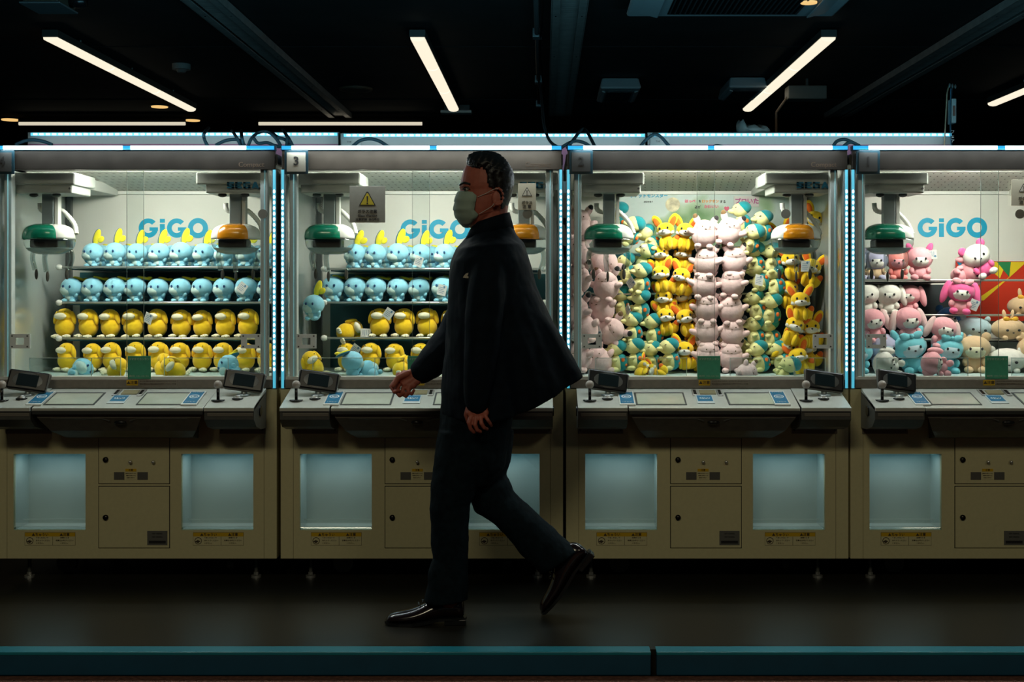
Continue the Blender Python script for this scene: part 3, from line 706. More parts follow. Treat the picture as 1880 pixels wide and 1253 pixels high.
    for a, b in segs:
        bm = NB(); box(bm, X(a), X(b), -.022, -.015, zz(276), zz(268.5), .002); obj('led_tube', bm, M_led, ld)
    rest = [(-256, segs[0][0]), (segs[0][1], segs[1][0]), (segs[1][1], 256)]
    for a, b in rest:
        bm = NB(); box(bm, X(a) + .0005, X(b) - .0005, -.021, -.015, zz(275.5), zz(269)); obj('led_tube', bm, M_ledc, ld)
    # number card
    dx = {4: -239, 3: -228, 2: -232, 1: -230}[num]
    bm = NB(); box(bm, X(dx - 21.5), X(dx + 21.5), -.032, -.024, zz(321), zz(278), .001); nc = obj('number_card', bm, M_tealf, t)
    bm = NB(); box(bm, X(dx - 17), X(dx + 17), -.034, -.03, zz(316.5), zz(281.5)); obj('card_face', bm, mat('number_face_%d' % num, (.36, .34, .28) if num == 3 else (.035, .037, .036), .5), nc)  # light and shade in the face colour: three lit, the rest shaded
    text(str(num), .052, M_ink, nc, (X(dx), -.0352, zz(298)), name='numeral', fat=.0012)
    # ---- corner posts with light strips
    for s in (-1, 1):
        bm = NB(); box(bm, s * (HW - .011) - .011, s * (HW - .011) + .011, -.004, .05, zz(714), zz(312), .002); ps = obj('corner_post', bm, M_frame, t)
        xl = s * (HW - .0095)
        bm = NB(); box(bm, xl - .0055, xl + .0055, -.008, -.003, zz(713), zz(312)); obj('led_strip', bm, M_ledv, ps)
        bm = NB(); n = 33
        for k in range(n):
            zc = zz(352 + k * 10.2); 
            q_ = bmesh.ops.create_uvsphere(bm, u_segments=8, v_segments=5, radius=1)
            xf(bm, q_['verts'], Matrix.Translation((xl, -.008, zc)) @ Matrix.Diagonal((.0052, .003, .0085, 1)))
        obj('led_dots', bm, M_ledd, ps, kind='stuff')
        bm = NB(); box(bm, s * (HW - .055) - .020, s * (HW - .055) + .012, .015, .055, zz(697), zz(312), .003); obj('inner_post', bm, mat('inner_post_grey', (.60, .66, .66), .35), t)
    # ---- front glass: two sliding panes
    for k, (a, b, yy) in enumerate(((X(-236), X(14), .006), (X(-18), X(236), .012))):
        bm = NB(); box(bm, a, b, yy, yy + .0035, zz(693), zz(313)); gp = obj('glass_pane', bm, M_pane, t)
        bm = NB(); xe = b if k == 0 else a; box(bm, xe - .0006, xe + .0006, yy - .0006, yy + .004, zz(693), zz(313)); obj('pane_edge', bm, mat('pane_edge_grey', (.16, .19, .17), .4), gp)
        xe = a if k == 0 else b
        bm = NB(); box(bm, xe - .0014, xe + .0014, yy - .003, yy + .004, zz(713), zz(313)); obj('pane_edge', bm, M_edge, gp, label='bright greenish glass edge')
    for dx in (-212, 212):                               # square latch plates
        bm = NB(); h = .043; zc = zz(627); cxx = X(dx)
        for q in ((-h, -h * .42, -.031, .031), (h * .42, h, -.031, .031), (-h * .42, h * .42, .015, .031), (-h * .42, h * .42, -.031, -.015)):
            box(bm, cxx + q[0], cxx + q[1], -.004, .003, zc + q[2], zc + q[3])
        bmesh.ops.remove_doubles(bm, verts=bm.verts, dist=1e-5)
        lp = obj('latch_plate', bm, mat('latch_clear_grey', (.8, .86, .86), .3), t)
        for q in ((-.033, -.023), (.033, -.023), (-.033, .023), (.033, .023)):
            bm = NB(); cyl(bm, (cxx + q[0], -.005, zc + q[1]), .0036, .003, 'y', 10); obj('screw', bm, M_dgrey, lp)
    bm = NB(); px_ = {4: 482, 3: 968, 2: 1443, 1: 1873}[num] - CENT[num]
    cyl(bm, (X(px_), .004, zz(393)), .0205, .004, 'y', 28); obj('hole_cover', bm, mat('cover_grey', (.22, .22, .19), .5), t, label='round grey hole cover on the glass')
    # ---- green notice card standing at the glass
    dxc = {4: 7, 3: -5, 2: 3, 1: 9}[num]
    bm = NB(); box(bm, X(dxc - 21), X(dxc + 21), -.004, .002, zz(696), zz(654), .001); gc = obj('notice_card', bm, M_green, t)
    text('スマホでカンタン', .0125, M_cream, gc, (X(dxc), -.0046, zz(660)), sx=.9)
    text('遊び方', .0085, M_cream, gc, (X(dxc - 13), -.0046, zz(691))); text('くわしくはこちら', .007, M_cream, gc, (X(dxc + 6), -.0046, zz(691)))
    # ---- clear partitions standing on the play floor
    for (a, b, yy) in ((-205, -35, .055), (45, 222, .055)):
        bm = NB(); box(bm, X(a), X(b), yy, yy + .003, zf, zf + .088); ac = obj('acrylic_fence', bm, M_acryl, t)
        bm = NB(); box(bm, X(a), X(b), yy - .001, yy + .004, zf + .086, zf + .0885); box(bm, X(a), X(a) + .002, yy - .001, yy + .004, zf, zf + .086); box(bm, X(b) - .002, X(b), yy - .001, yy + .004, zf, zf + .086)
        mid = (a + b) / 2 + 30; box(bm, X(mid), X(mid) + .002, yy - .001, yy + .004, zf, zf + .086)
        obj('fence_edge', bm, mat('acrylic_edge', (.62, .74, .74), .3), ac)
    # ---- bars, shelves
    rails = {4: (491, 556, 622), 3: (494, 556, 621), 2: (454, 540, 627), 1: (515, 579, 624)}[num]
    RAILZ[num] = [zz(r, .44) for r in rails]
    for i, r in enumerate(rails):
        z = zz(r, .44); x0 = -.50; x1 = .53
        if num == 2 and i == 0: x0 = -.24
        bm = NB(); between(bm, (x0, .44, z), (x1, .44, z), .0052, seg=12); ra = obj('shelf_bar', bm, M_chrome, t, True)
        for xe in (x0, x1):
            bm = NB(); ell(bm, (xe, .44, z), (.016, .014, .014)); obj('bar_knob', bm, M_whitep, ra, True)
        bm = NB(); box(bm, x0 + .03, -.02 if num == 1 and i < 2 else x1 - .03, .45, yb2, z - .012, z - .006); obj('shelf_board', bm, mat('shelf_teal', (.02, .09, .11), .4) if num != 1 else mat('shelf_dark', (.05, .06, .06), .4), t)
    bm = NB(); box(bm, -.53,   .10 if num == 1 else .55, yb2 - .012, yb2 - .002, zf, RAILZ[num][0] - .02); obj('lower_backing', bm, mat('backing_teal', (.02, .12, .14), .5) if num != 1 else mat('backing_dark', (.03, .04, .045), .5), t)
    # ---- cranes
    for s, px, cap in ((-1, {4: 91, 3: 606, 2: 1118, 1: 1631}[num], M_emer), (1, {4: 434, 3: 962, 2: 1461, 1: 1985}[num], M_oran)):
        y = .17; q = W(px, 438, y); claw(t, q.x - cx, y, q.z, cap, -1 if s < 0 else 0)
        if s > 0: sega(t, q.x - cx + .055, zz(346, y - .1), y - .1025, .028)
        if s < 0: text('TWO HANDS CONCEPT', .012, mat('faint_grey_print', (.40, .42, .40), .5), t, (q.x - cx - .02, y - .1015, zz(346, y - .1)))
    # ---- back wall print
    if num != 2:
        px = {4: 318, 3: 799, 1: 1748.5}[num]; py = {4: 419, 3: 421, 1: 418}[num]
        q = W(px, py, yb2 - .002); gigo(t, q.x - cx, q.z, 128 * (yb2 + D0) / F, yb2 - .002)
    return t, cx
M_cream_b = M_beige
MACH = {}
for n_ in (4, 3, 2, 1): MACH[n_] = make_machine(n_)

# ------------------------------------------------------------ posters inside machines two and one
t2, c2 = MACH[2]
def poster_mat():
    m = bpy.data.materials.new('garden_print'); m.use_nodes = True; nt = m.node_tree; b = nt.nodes['Principled BSDF']; b.inputs['Roughness'].default_value = .45
    tc = nt.nodes.new('ShaderNodeTexCoord'); nz = nt.nodes.new('ShaderNodeTexNoise'); nz.inputs['Scale'].default_value = 6; nz.inputs['Detail'].default_value = 1.5
    r = nt.nodes.new('ShaderNodeValToRGB'); e = r.color_ramp.elements
    e[0].position = .36; e[0].color = (.16, .32, .12, 1); e[1].position = .62; e[1].color = (.62, .74, .72, 1)
    x = e.new(.47); x.color = (.42, .58, .38, 1); x = e.new(.54); x.color = (.66, .78, .74, 1)
    nt.links.new(tc.outputs['Object'], nz.inputs['Vector']); nt.links.new(nz.outputs['Fac'], r.inputs['Fac']); nt.links.new(r.outputs['Color'], b.inputs['Base Color']); return m
a = W(1120, 352, .795); b = W(1560, 500, .795)
bm = NB(); box(bm, max(a.x - c2, -.56), .56, .790, .797, b.z, a.z - .004); po = obj('poster', bm, poster_mat(), t2, label='pale garden photograph poster with pink and blue writing')
def ptext(s, px, py, size, m, fat=.0004):
    q = W(px, py, .788); return text(s, size, m, po, (q.x - c2, .7875, q.z), fat=fat)
M_pinkp = mat('pink_print', srgb(240, 110, 140), .5); M_orp = mat('orange_print', srgb(245, 160, 70), .5); M_purp = mat('purple_print', srgb(190, 90, 150), .5)
ptext('ポケットモンスター', 1191, 360, .021, M_gigo, .0008); ptext('ぬいぐるみ', 1191, 371, .009, M_ink)
ptext('ほっぺ', 1267, 370, .018, M_pinkp, .0008); ptext('を', 1285, 370, .015, M_ink); ptext('ロックオン', 1304, 370, .017, M_orp, .0008); ptext('する', 1327, 371, .016, M_ink)
ptext('姿が', 1281, 381, .016, M_ink); ptext('かわいい', 1306, 380, .018, M_pinkp, .0008); ptext('♥', 1334, 384, .022, M_pinkp)
bm = NB(); q = W(1371, 371, .79); box(bm, q.x - c2 - .065, q.x - c2 + .06, .7868, .7895, q.z - .024, q.z + .03, .001); obj('caption_backing', bm, mat('caption_pale', (.75, .72, .70), .5), po)
text('プロいた', .030, M_purp, po, (q.x - c2, .7855, q.z + .002), fat=.001)
q = W(1235, 376, .79)
bm = NB(); cyl(bm, (q.x - c2, .788, q.z), .036, .002, 'y', 32); obj('round_photo', bm, mat('round_photo_cream', (.75, .68, .45), .5, var=.3, scale=40), po)
# triangle patterned sheet in machine 1
t1, c1 = MACH[1]
tri = [((1757, 481), (1779, 481), (1768, 503), 'tri_blue', srgb(10, 120, 160)), ((1779, 481), (1800, 481), (1790, 510), 'tri_white', (.75, .75, .7)), ((1800, 481), (1848, 481), (1836, 511), 'tri_yellow', srgb(235, 205, 30)),
       ((1830, 481), (1856, 481), (1853, 509), 'tri_green', srgb(30, 130, 75)), ((1856, 481), (1885, 481), (1853, 510), 'tri_yellow', srgb(235, 205, 30)), ((1790, 552), (1853, 509), (1853, 552), 'tri_yellow', srgb(235, 205, 30)),
       ((1853, 510), (1905, 481), (1905, 580), 'tri_red', srgb(205, 50, 20)), ((1806, 552), (1853, 510), (1905, 580), 'tri_red', srgb(205, 50, 20)), ((1800, 577), (1806, 552), (1905, 580), 'tri_red', srgb(205, 50, 20)),
       ((1905, 481), (1990, 481), (1950, 540), 'tri_yellow', srgb(235, 205, 30)), ((1905, 481), (1950, 540), (1905, 580), 'tri_blue', srgb(10, 120, 160)), ((1990, 481), (1990, 580), (1950, 540), 'tri_green', srgb(30, 130, 75)), ((1905, 580), (1990, 580), (1950, 540), 'tri_red', srgb(205, 50, 20))]
bm = NB(); p0 = W(1755, 480, .78); p1 = W(1992, 590, .78); box(bm, p0.x - c1, p1.x - c1, .782, .787, p1.z, p0.z); sh = obj('pattern_sheet', bm, mat('tri_red', srgb(205, 50, 20), .5), t1, label='bright triangle patterned sheet on the back wall')
for k, (A, B, C_, nm, col) in enumerate(tri):
    pts = [W(*P_, .78) for P_ in (A, B, C_)]
    ar = (pts[1].x - pts[0].x) * (pts[2].z - pts[0].z) - (pts[2].x - pts[0].x) * (pts[1].z - pts[0].z)
    if ar < 0: pts = [pts[0], pts[2], pts[1]]
    bm = NB(); plate(bm, [(p.x - c1, p.z) for p in pts], .7805 - k * .00005, .0015); obj('triangle', bm, mat(nm, col, .5), sh)

# ------------------------------------------------------------ warning signs taped on the glass
def sign(px0, px1, py0, py1, lab, lines, big, col):
    a = W(px0, py1, -.004); b = W(px1, py0, -.004); cx_ = (a.x + b.x) / 2; w_ = b.x - a.x; h_ = b.z - a.z
    t = thing('warning_sign', lab, 'sign', (cx_, -.006, a.z))
    bm = NB(); box(bm, -w_ / 2, w_ / 2, -.002, .0, 0, h_, .0009); obj('sign_plate', bm, col, t)
    tz = h_ * .60 if big else h_ * .55; th_ = h_ * .36 if big else h_ * .30; s = th_ * .64
    tc_ = tz - (0 if big else -.01)
    def T(bm, k, y): plate(bm, [(-s * k, tc_ - th_ * .38 * k), (s * k, tc_ - th_ * .38 * k), (s * .10 * k, tc_ + th_ * .68 * k), (-s * .10 * k, tc_ + th_ * .68 * k)], y, .0004)
    bm = NB(); T(bm, 1.0, -.0030); tr = obj('triangle_border', bm, M_ink, t)
    bm = NB(); T(bm, .82, -.0036); obj('triangle_field', bm, M_signy if big else M_cream, t)
    bm = NB(); plate(bm, [(-s * .045, tc_ - th_ * .10), (s * .045, tc_ - th_ * .10), (s * .09, tc_ + th_ * .34), (-s * .09, tc_ + th_ * .34)], -.0042, .0004)
    ring(bm, 0, tc_ - th_ * .21, s * .10, s * .01, 0, 2 * PI, -.0042, .0004); obj('exclamation_mark', bm, M_ink, t)
    for tx, fz, sz in lines: text(tx, sz, M_ink, t, (0, -.0028, h_ * fz), fat=.0003)
    return t
sign(642, 707.5, 342, 409, 'large square glass warning sign with yellow triangle on machine three', [('ガラス注意', .30, .017), ('Glass Warning', .19, .014), ('注意玻璃  유리주의', .08, .0125)], True, M_signg)
M_signc = mat('cream_sign_plate', (.52, .48, .36), .5)
sign(951, 984, 337, 386, 'small cream glass warning label behind the man on machine three', [('ガラス', .27, .016), ('注 意', .12, .017)], False, M_signc)
sign(1856, 1902, 330, 378, 'beige glass warning label on machine one cut by the frame', [('ガラス', .27, .016), ('注 意', .12, .017)], False, M_signc)

# ------------------------------------------------------------ plush toys
def plush(name, col, var=.06): return mat('plush_' + name, col, .92, var=var, scale=60, bump=.5, sheen=.3)
P = {
 'blue': plush('pale_blue', srgb(142, 208, 230)), 'paleblue': plush('belly_blue', srgb(195, 225, 222)), 'navy': plush('navy', srgb(10, 70, 120)), 'dkteal': plush('dark_teal', srgb(8, 100, 120)),
 'yellow': plush('yellow', srgb(255, 208, 22)), 'lemon': plush('lemon', srgb(240, 225, 40)), 'cream': plush('cream', srgb(240, 236, 205)), 'pink': plush('pale_pink', srgb(236, 204, 204)), 'brown': plush('brown', srgb(105, 78, 45)),
 'black': plush('black', (.012, .012, .014)), 'teal': plush('teal', srgb(8, 140, 150)), 'pcream': plush('pale_cream', srgb(240, 236, 165)), 'orange': plush('orange', srgb(240, 110, 20)), 'white': plush('white', srgb(240, 238, 230)),
 'hot': plush('hot_pink', srgb(235, 95, 155)), 'rose': plush('rose', srgb(240, 170, 180)), 'lav': plush('lavender', srgb(185, 185, 215)), 'coral': plush('coral', srgb(245, 145, 140)), 'tan': plush('tan', srgb(222, 190, 150)), 'gold': mat('satin_gold', srgb(230, 175, 50), .35),
 'ice': plush('ice_blue', srgb(190, 215, 225)), 'aqua': plush('aqua', srgb(120, 205, 220)), 'cobalt': plush('cobalt', srgb(20, 80, 130))}
KIND = {}
def part(*shapes):
    bm = NB()
    for s in shapes: ell(bm, *s)
    return bm
def define(kind, spec):
    """spec: list of (name, mat key, parent index or None, list of ellipsoids)"""
    out = []
    for nm, mk, par, sh in spec:
        out.append((nm, data(nm, part(*sh), P[mk] if isinstance(mk, str) else mk, True), par))
    KIND[kind] = out
E0 = (0, 0, 0)
def eyes(x, y, z, r=.004): return [((-x, y, z), (r, r * .6, r * 1.2), E0, 8, 6), ((x, y, z), (r, r * .6, r * 1.2), E0, 8, 6)]
# round blue toy with a yellow crest
for nm, up in (('blue_up', True), ('blue_flat', False)):
    crest = ([((.014, .01, .146), (.018, .006, .040), (0, .35, 0)), ((.036, .008, .134), (.015, .005, .019), (0, 1.0, 0))] if up else [((.022, .03, .112), (.034, .020, .008), (0, .3, .4)), ((.045, .04, .112), (.014, .014, .007), E0)])
    edge = [((.006, .014, .146), (.016, .006, .041), (0, .35, 0))] if up else [((.020, .034, .107), (.036, .022, .007), (0, .3, .4))]
    define(nm, [('body', 'blue', None, [((0, 0, .024), (.031, .028, .027))]),
                ('belly', 'paleblue', 0, [((-.004, -.010, .024), (.022, .020, .020))]),
                ('head', 'blue', None, [((0, -.004, .072), (.051, .047, .046))]),
                ('muzzle', 'paleblue', 2, [((-.012, -.018, .058), (.036, .034, .028))]),
                ('face', 'navy', 2, eyes(.017, -.050, .076, .0055)),
                ('crest', 'lemon', None, crest), ('crest_edge', 'dkteal', 5, edge),
                ('arm', 'blue', None, [((-.028, -.012, .034), (.010, .012, .016), (.5, -.6, 0))]), ('arm', 'blue', None, [((.028, -.012, .034), (.010, .012, .016), (.5, .6, 0))]),
                ('foot', 'blue', None, [((-.020, -.026, .009), (.013, .016, .010))]), ('foot', 'blue', None, [((.020, -.026, .009), (.013, .016, .010))])])
define('yellow', [('body', 'yellow', None, [((0, 0, .054), (.049, .045, .050))]),
                  ('head', 'yellow', None, [((0, -.002, .112), (.041, .038, .034))]),
                  ('muzzle', 'cream', 1, [((-.006, -.038, .108), (.031, .020, .017))]),
                  ('face', 'black', 1, eyes(.018, -.037, .129, .0026)),
                  ('arm', 'yellow', None, [((-.044, -.002, .100), (.012, .014, .034), (0, .25, 0))]), ('arm', 'yellow', None, [((.044, -.002, .100), (.012, .014, .034), (0, -.25, 0))]),
                  ('foot', 'cream', None, [((-.028, -.036, .010), (.018, .020, .011)), ((-.038, -.050, .010), (.007, .009, .007)), ((-.028, -.054, .010), (.007, .009, .007)), ((-.018, -.051, .010), (.007, .009, .007))]),
                  ('foot', 'cream', None, [((.028, -.036, .010), (.018, .020, .011)), ((.038, -.050, .010), (.007, .009, .007)), ((.028, -.054, .010), (.007, .009, .007)), ((.018, -.051, .010), (.007, .009, .007))])])
define('pink', [('body', 'pink', None, [((0, 0, .058), (.055, .046, .055)), ((0, -.002, .085), (.047, .042, .036))]),
                ('face', 'brown', 0, eyes(.016, -.045, .090, .0026) + [((0, -.045, .080), (.006, .002, .0014), E0, 8, 6)]),
                ('ear', 'pink', None, [((-.036, .004, .118), (.015, .010, .024), (0, -.5, 0))]), ('ear', 'pink', None, [((.036, .004, .118), (.015, .010, .024), (0, .5, 0))]),
                ('ear_tip', 'brown', 2, [((-.043, .003, .130), (.012, .009, .014), (0, -.5, 0))]), ('ear_tip', 'black', 3, [((.043, .003, .130), (.012, .009, .014), (0, .5, 0))]),
                ('arm', 'pink', None, [((-.054, -.012, .066), (.024, .014, .013), (0, .45, 0))]), ('arm', 'pink', None, [((.054, -.012, .066), (.024, .014, .013), (0, -.45, 0))]),
                ('foot', 'pink', None, [((-.025, -.028, .008), (.015, .020, .012))]), ('foot', 'pink', None, [((.025, -.028, .008), (.015, .020, .012))])])
define('teal', [('body', 'pcream', None, [((0, -.006, .034), (.030, .028, .036))]),
                ('back', 'teal', None, [((.004, .012, .038), (.034, .028, .038))]),
                ('spot', 'orange', 1, [((.034, .004, .048), (.006, .008, .009))]), ('spot', 'orange', 1, [((.030, .018, .028), (.008, .008, .008))]),
                ('head', 'pcream', None, [((-.004, -.006, .094), (.036, .034, .030))]),
                ('hood', 'teal', 4, [((.004, .006, .104), (.035, .032, .027))]),
                ('snout', 'pcream', 4, [((-.014, -.036, .088), (.013, .020, .010), (0, 0, -.4))]),
                ('face', 'black', 4, [((-.018, -.034, .104), (.006, .002, .0015), (0, .3, 0), 8, 6), ((.012, -.037, .104), (.006, .002, .0015), (0, -.3, 0), 8, 6)]),
                ('arm', 'pcream', None, [((-.024, -.024, .048), (.010, .014, .009))]), ('arm', 'pcream', None, [((.018, -.026, .048), (.010, .014, .009))]),
                ('foot', 'pcream', None, [((-.016, -.026, .009), (.012, .018, .010))]), ('foot', 'pcream', None, [((.018, -.026, .009), (.012, .018, .010))])])
define('fox', [('body', 'yellow', None, [((0, 0, .034), (.031, .030, .036))]),
               ('tail', 'yellow', None, [((.034, .012, .030), (.022, .020, .030), (0, .5, 0))]),
               ('tail_tip', 'orange', 1, [((.046, .010, .050), (.014, .014, .018), (0, .5, 0))]),
               ('head', 'yellow', None, [((0, -.006, .092), (.041, .035, .033))]),
               ('muzzle', 'white', 3, [((0, -.030, .080), (.028, .018, .015)), ((0, -.046, .083), (.011, .010, .008)), ((-.028, -.016, .078), (.014, .010, .010)), ((.028, -.016, .078), (.014, .010, .010))]),
               ('face', 'black', 3, eyes(.018, -.038, .098, .005) + [((0, -.056, .086), (.0042, .003, .0035), E0, 8, 6)]),
               ('ear', 'yellow', None, [((-.036, .006, .132), (.019, .008, .034), (0, -.55, 0))]), ('ear', 'yellow', None, [((.036, .006, .132), (.019, .008, .034), (0, .55, 0))]),
               ('ear_lining', 'orange', 6, [((-.037, .001, .128), (.013, .006, .025), (0, -.55, 0))]), ('ear_lining', 'orange', 7, [((.037, .001, .128), (.013, .006, .025), (0, .55, 0))]),
               ('arm', 'yellow', None, [((-.018, -.028, .030), (.011, .013, .026))]), ('arm', 'yellow', None, [((.018, -.028, .030), (.011, .013, .026))])])
def animal(kind, main, facec, ears, earc, bodyc=None, bow=None, hs=1.0, flatten=1.0):
    bodyc = bodyc or main; H = .083
    sp = [('body', bodyc, None, [((0, 0, .028), (.033, .030, .030))]),
          ('head', main, None, [((0, -.002, H), (.050 * hs, .042, .043 * flatten))]),
          ('muzzle', facec, 1, [((0, -.014, H - .008), (.037 * hs, .033, .028))]),
          ('face', 'black', 1, eyes(.017 * hs, -.046, H - .002, .0042) + [((0, -.048, H - .012), (.004, .003, .003), E0, 8, 6)]),
          ('arm', bodyc, None, [((-.030, -.016, .036), (.011, .014, .014))]), ('arm', bodyc, None, [((.030, -.016, .036), (.011, .014, .014))]),
          ('foot', main, None, [((-.022, -.030, .011), (.015, .018, .012))]), ('foot', main, None, [((.022, -.030, .011), (.015, .018, .012))])]
    for s in (-1, 1):
        if ears == 'round': e = [((s * .036 * hs, .0, H + .036), (.016, .010, .016))]
        elif ears == 'lop': e = [((s * .054 * hs, -.002, H - .006), (.015, .013, .044), (0, s * -.25, 0))]
        elif ears == 'up': e = [((s * .018, .0, H + .060), (.009, .008, .026), (0, s * .12, 0))]
        else: e = [((s * .036 * hs, 0, H + .038), (.012, .009, .022), (0, s * .45, 0))]
        sp.append(('ear', earc, None, e))
    if bow: sp.append(('bow', bow, None, [((-.020, -.030, H + .034), (.018, .008, .012), (0, .3, 0)), ((.020, -.030, H + .034), (.018, .008, .012), (0, -.3, 0)), ((0, -.034, H + .034), (.007, .007, .007))]))
    define(kind, sp)
animal('lavbear', 'lav', 'white', 'round', 'lav', 'tan'); animal('coralbear', 'coral', 'rose', 'round', 'coral'); animal('pinkcat', 'rose', 'white', 'point', 'hot', 'rose'); animal('pinkpig', 'rose', 'rose', 'lop', 'rose')
animal('panda', 'white', 'white', 'round', 'hot', 'hot'); animal('whitebunny', 'white', 'white', 'lop', 'white'); animal('rosebunny', 'rose', 'white', 'lop', 'rose'); animal('hotbunny', 'hot', 'white', 'lop', 'hot', 'rose', 'rose')
animal('hood', 'rose', 'white', 'lop', 'pink', 'rose'); animal('cobaltbear', 'cobalt', 'white', 'round', 'cobalt'); animal('icecat', 'ice', 'ice', 'point', 'ice', None, None, 1.15, .95); animal('tanbunny', 'tan', 'tan', 'up', 'tan', None, 'gold', 1.15, .95)
animal('lavcat', 'lav', 'ice', 'point', 'lav'); animal('aquacat', 'aqua', 'ice', 'point', 'aqua', 'aqua', 'aqua', 1.1, .95); animal('tancat', 'tan', 'cream', 'round', 'tan', None, None, 1.1, .95); animal('whitecat', 'white', 'white', 'round', 'ice', None, None, 1.15, .95)

def cushion(kind, main, ears, bow=None):
    sp = [('head', main, None, [((0, 0, .052), (.084, .055, .052))]), ('face', 'black', 0, [((-.028, -.052, .046), (.0075, .003, .006), E0, 10, 6), ((.030, -.052, .046), (.0075, .003, .006), E0, 10, 6), ((0, -.056, .034), (.006, .002, .003), E0, 8, 6)]),
          ('foot', main, None, [((-.034, -.038, .010), (.014, .016, .011))]), ('foot', main, None, [((.034, -.038, .010), (.014, .016, .011))])]
    for s in (-1, 1): sp.append(('ear', main, None, [((s * .020, 0, .118), (.010, .009, .026), (0, s * .15, 0))] if ears == 'up' else [((s * .058, 0, .096), (.014, .010, .018), (0, s * .5, 0))]))
    if bow: sp.append(('bow', bow, None, [((-.020, -.028, .098), (.018, .008, .012), (0, .3, 0)), ((.020, -.028, .098), (.018, .008, .012), (0, -.3, 0)), ((0, -.032, .098), (.007, .007, .007))]))
    define(kind, sp)
cushion('icecushion', 'ice', 'point'); cushion('tancushion', 'tan', 'up', 'gold'); cushion('whitecushion', 'white', 'point')
TAGD = {}
def tag_mesh():
    if 'm' not in TAGD:
        bm = NB(); box(bm, -.021, .021, -.0006, .0006, -.025, .025); TAGD['m'] = data('paper_tag', bm, M_paper)
        bm = NB()
        for k in range(4): box(bm, -.015, .012 - .004 * (k % 2), -.0012, -.0006, .010 - k * .008, .012 - k * .008)
        cyl(bm, (.008, -.0009, .017), .005, .0006, 'y', 10); TAGD['p'] = data('tag_print', bm, mat('tag_print_blue', srgb(90, 130, 160), .6))
    return TAGD['m'], TAGD['p']
ORD = ['first', 'second', 'third', 'fourth', 'fifth', 'sixth', 'seventh', 'eighth', 'ninth', 'tenth', 'eleventh', 'twelfth', 'thirteenth', 'fourteenth']
def toy(kind, loc, s, rz, ry, label, group, tagged=None, rx=0.):
    root = thing('plush_toy', label, 'plush toy', loc, (rx, ry, rz), group); root.scale = (s,) * 3
    made = []
    for nm, me, par in KIND[kind]:
        o = bpy.data.objects.new(nm, me); COL.objects.link(o); o.parent = root if par is None else made[par]; made.append(o)
    if tagged is not None:
        a, b = tag_mesh(); o = bpy.data.objects.new('paper_tag', a); COL.objects.link(o); o.parent = root
        o.location = (tagged[0] / s, tagged[1] / s, tagged[2] / s); o.rotation_euler = (.15, tagged[3], 0); o.scale = (1 / s,) * 3
        q = bpy.data.objects.new('tag_print', b); COL.objects.link(q); q.parent = o
    return root
RN = random.Random(3)
def row(num, kind, xs, zbase, Y, s, what, where, group, tags={}, yaw=-.25, jit=1.):
    for k, px in enumerate(xs):
        X_ = W(px, 0, Y).x
        toy(kind, (X_, Y, zbase), s * RN.uniform(.97, 1.03), yaw + RN.uniform(-.18, .18) * jit, RN.uniform(-.06, .06), '%s %s from left, %s, machine %s' % (ORD[k], what, where, {4: 'four', 3: 'three'}[num]), group, tags.get(k))
YT = .50
R4 = RAILZ[4]; R3 = RAILZ[3]; ZF = zz(695, .03)
B = 'yellow-crested blue plush'; Yw = 'cream-muzzled yellow plush'
row(4, 'blue_up', (172, 213, 253, 293, 333, 373, 413, 452, 492), R4[0], YT, 1.0, B, 'top bar', 'blue toys on the top bar of machine four')
row(4, 'blue_flat', (131, 171, 211, 251, 291, 332, 372, 411, 451, 492), R4[1], YT, 1.0, B, 'second bar', 'blue toys on the second bar of machine four', {8: (.012, -.09, .070, .6)})
row(4, 'yellow', (119, 162, 204, 246, 290, 332, 373, 413, 454), R4[2], YT - .005, .94, Yw, 'third bar', 'yellow toys on the third bar of machine four', {4: (.012, -.09, .095, .5)})
row(4, 'yellow', (123, 171, 207, 248, 292, 330, 370, 409, 450, 491), ZF + .005, YT - .05, .92, Yw, 'floor row', 'yellow toys on the floor of machine four')
row(4, 'blue_flat', (190, 232, 275, 316, 355, 396, 436, 476), R4[0], .66, .95, 'half hidden blue plush', 'behind top bar row', 'blue toys half hidden behind the front row in machine four')
row(4, 'blue_flat', (152, 193, 235, 275, 316, 355, 396, 436, 476), R4[1], .66, .95, 'half hidden blue plush', 'behind second bar row', 'blue toys half hidden behind the front row in machine four')
row(3, 'blue_up', (651, 689, 731, 772, 817, 858, 898, 940), R3[0], YT, 1.03, B, 'top bar', 'blue toys on the top bar of machine three', {3: (.03, -.09, .035, .35)})
row(3, 'blue_flat', (613, 652, 691, 731, 771, 812, 852, 893, 935), R3[1], YT, 1.03, B, 'second bar', 'blue toys on the second bar of machine three', {5: (.02, -.09, .06, .2)})
row(3, 'yellow', (697, 741, 785, 829, 872, 915, 958), R3[2], YT - .005, .97, Yw, 'third bar', 'yellow toys on the third bar of machine three', {0: (.058, -.08, .115, .6)})
row(3, 'yellow', (637, 680, 726, 771, 815, 858, 900, 944), ZF + .005, YT - .04, .92, Yw, 'floor row', 'yellow toys on the floor of machine three', {1: (-.045, -.08, .10, .6)})
row(3, 'blue_flat', (668, 711, 750, 793, 834), R3[0], .66, .95, 'half hidden blue plush', 'behind top bar row', 'blue toys half hidden behind the front row in machine three')
row(3, 'blue_flat', (632, 672, 711, 752, 793, 834), R3[1], .66, .95, 'half hidden blue plush', 'behind second bar row', 'blue toys half hidden behind the front row in machine three')
def one(kind, px, py, Y, s, rz, ry, label, group=None, rx=0., tagged=None):
    q = W(px, py, Y); toy(kind, q, s, rz, ry, label, group, tagged, rx)
one('blue_up', 577, 588, .36, 1.0, -.3, 0, 'blue plush with upright yellow crest leaning at machine three left post')
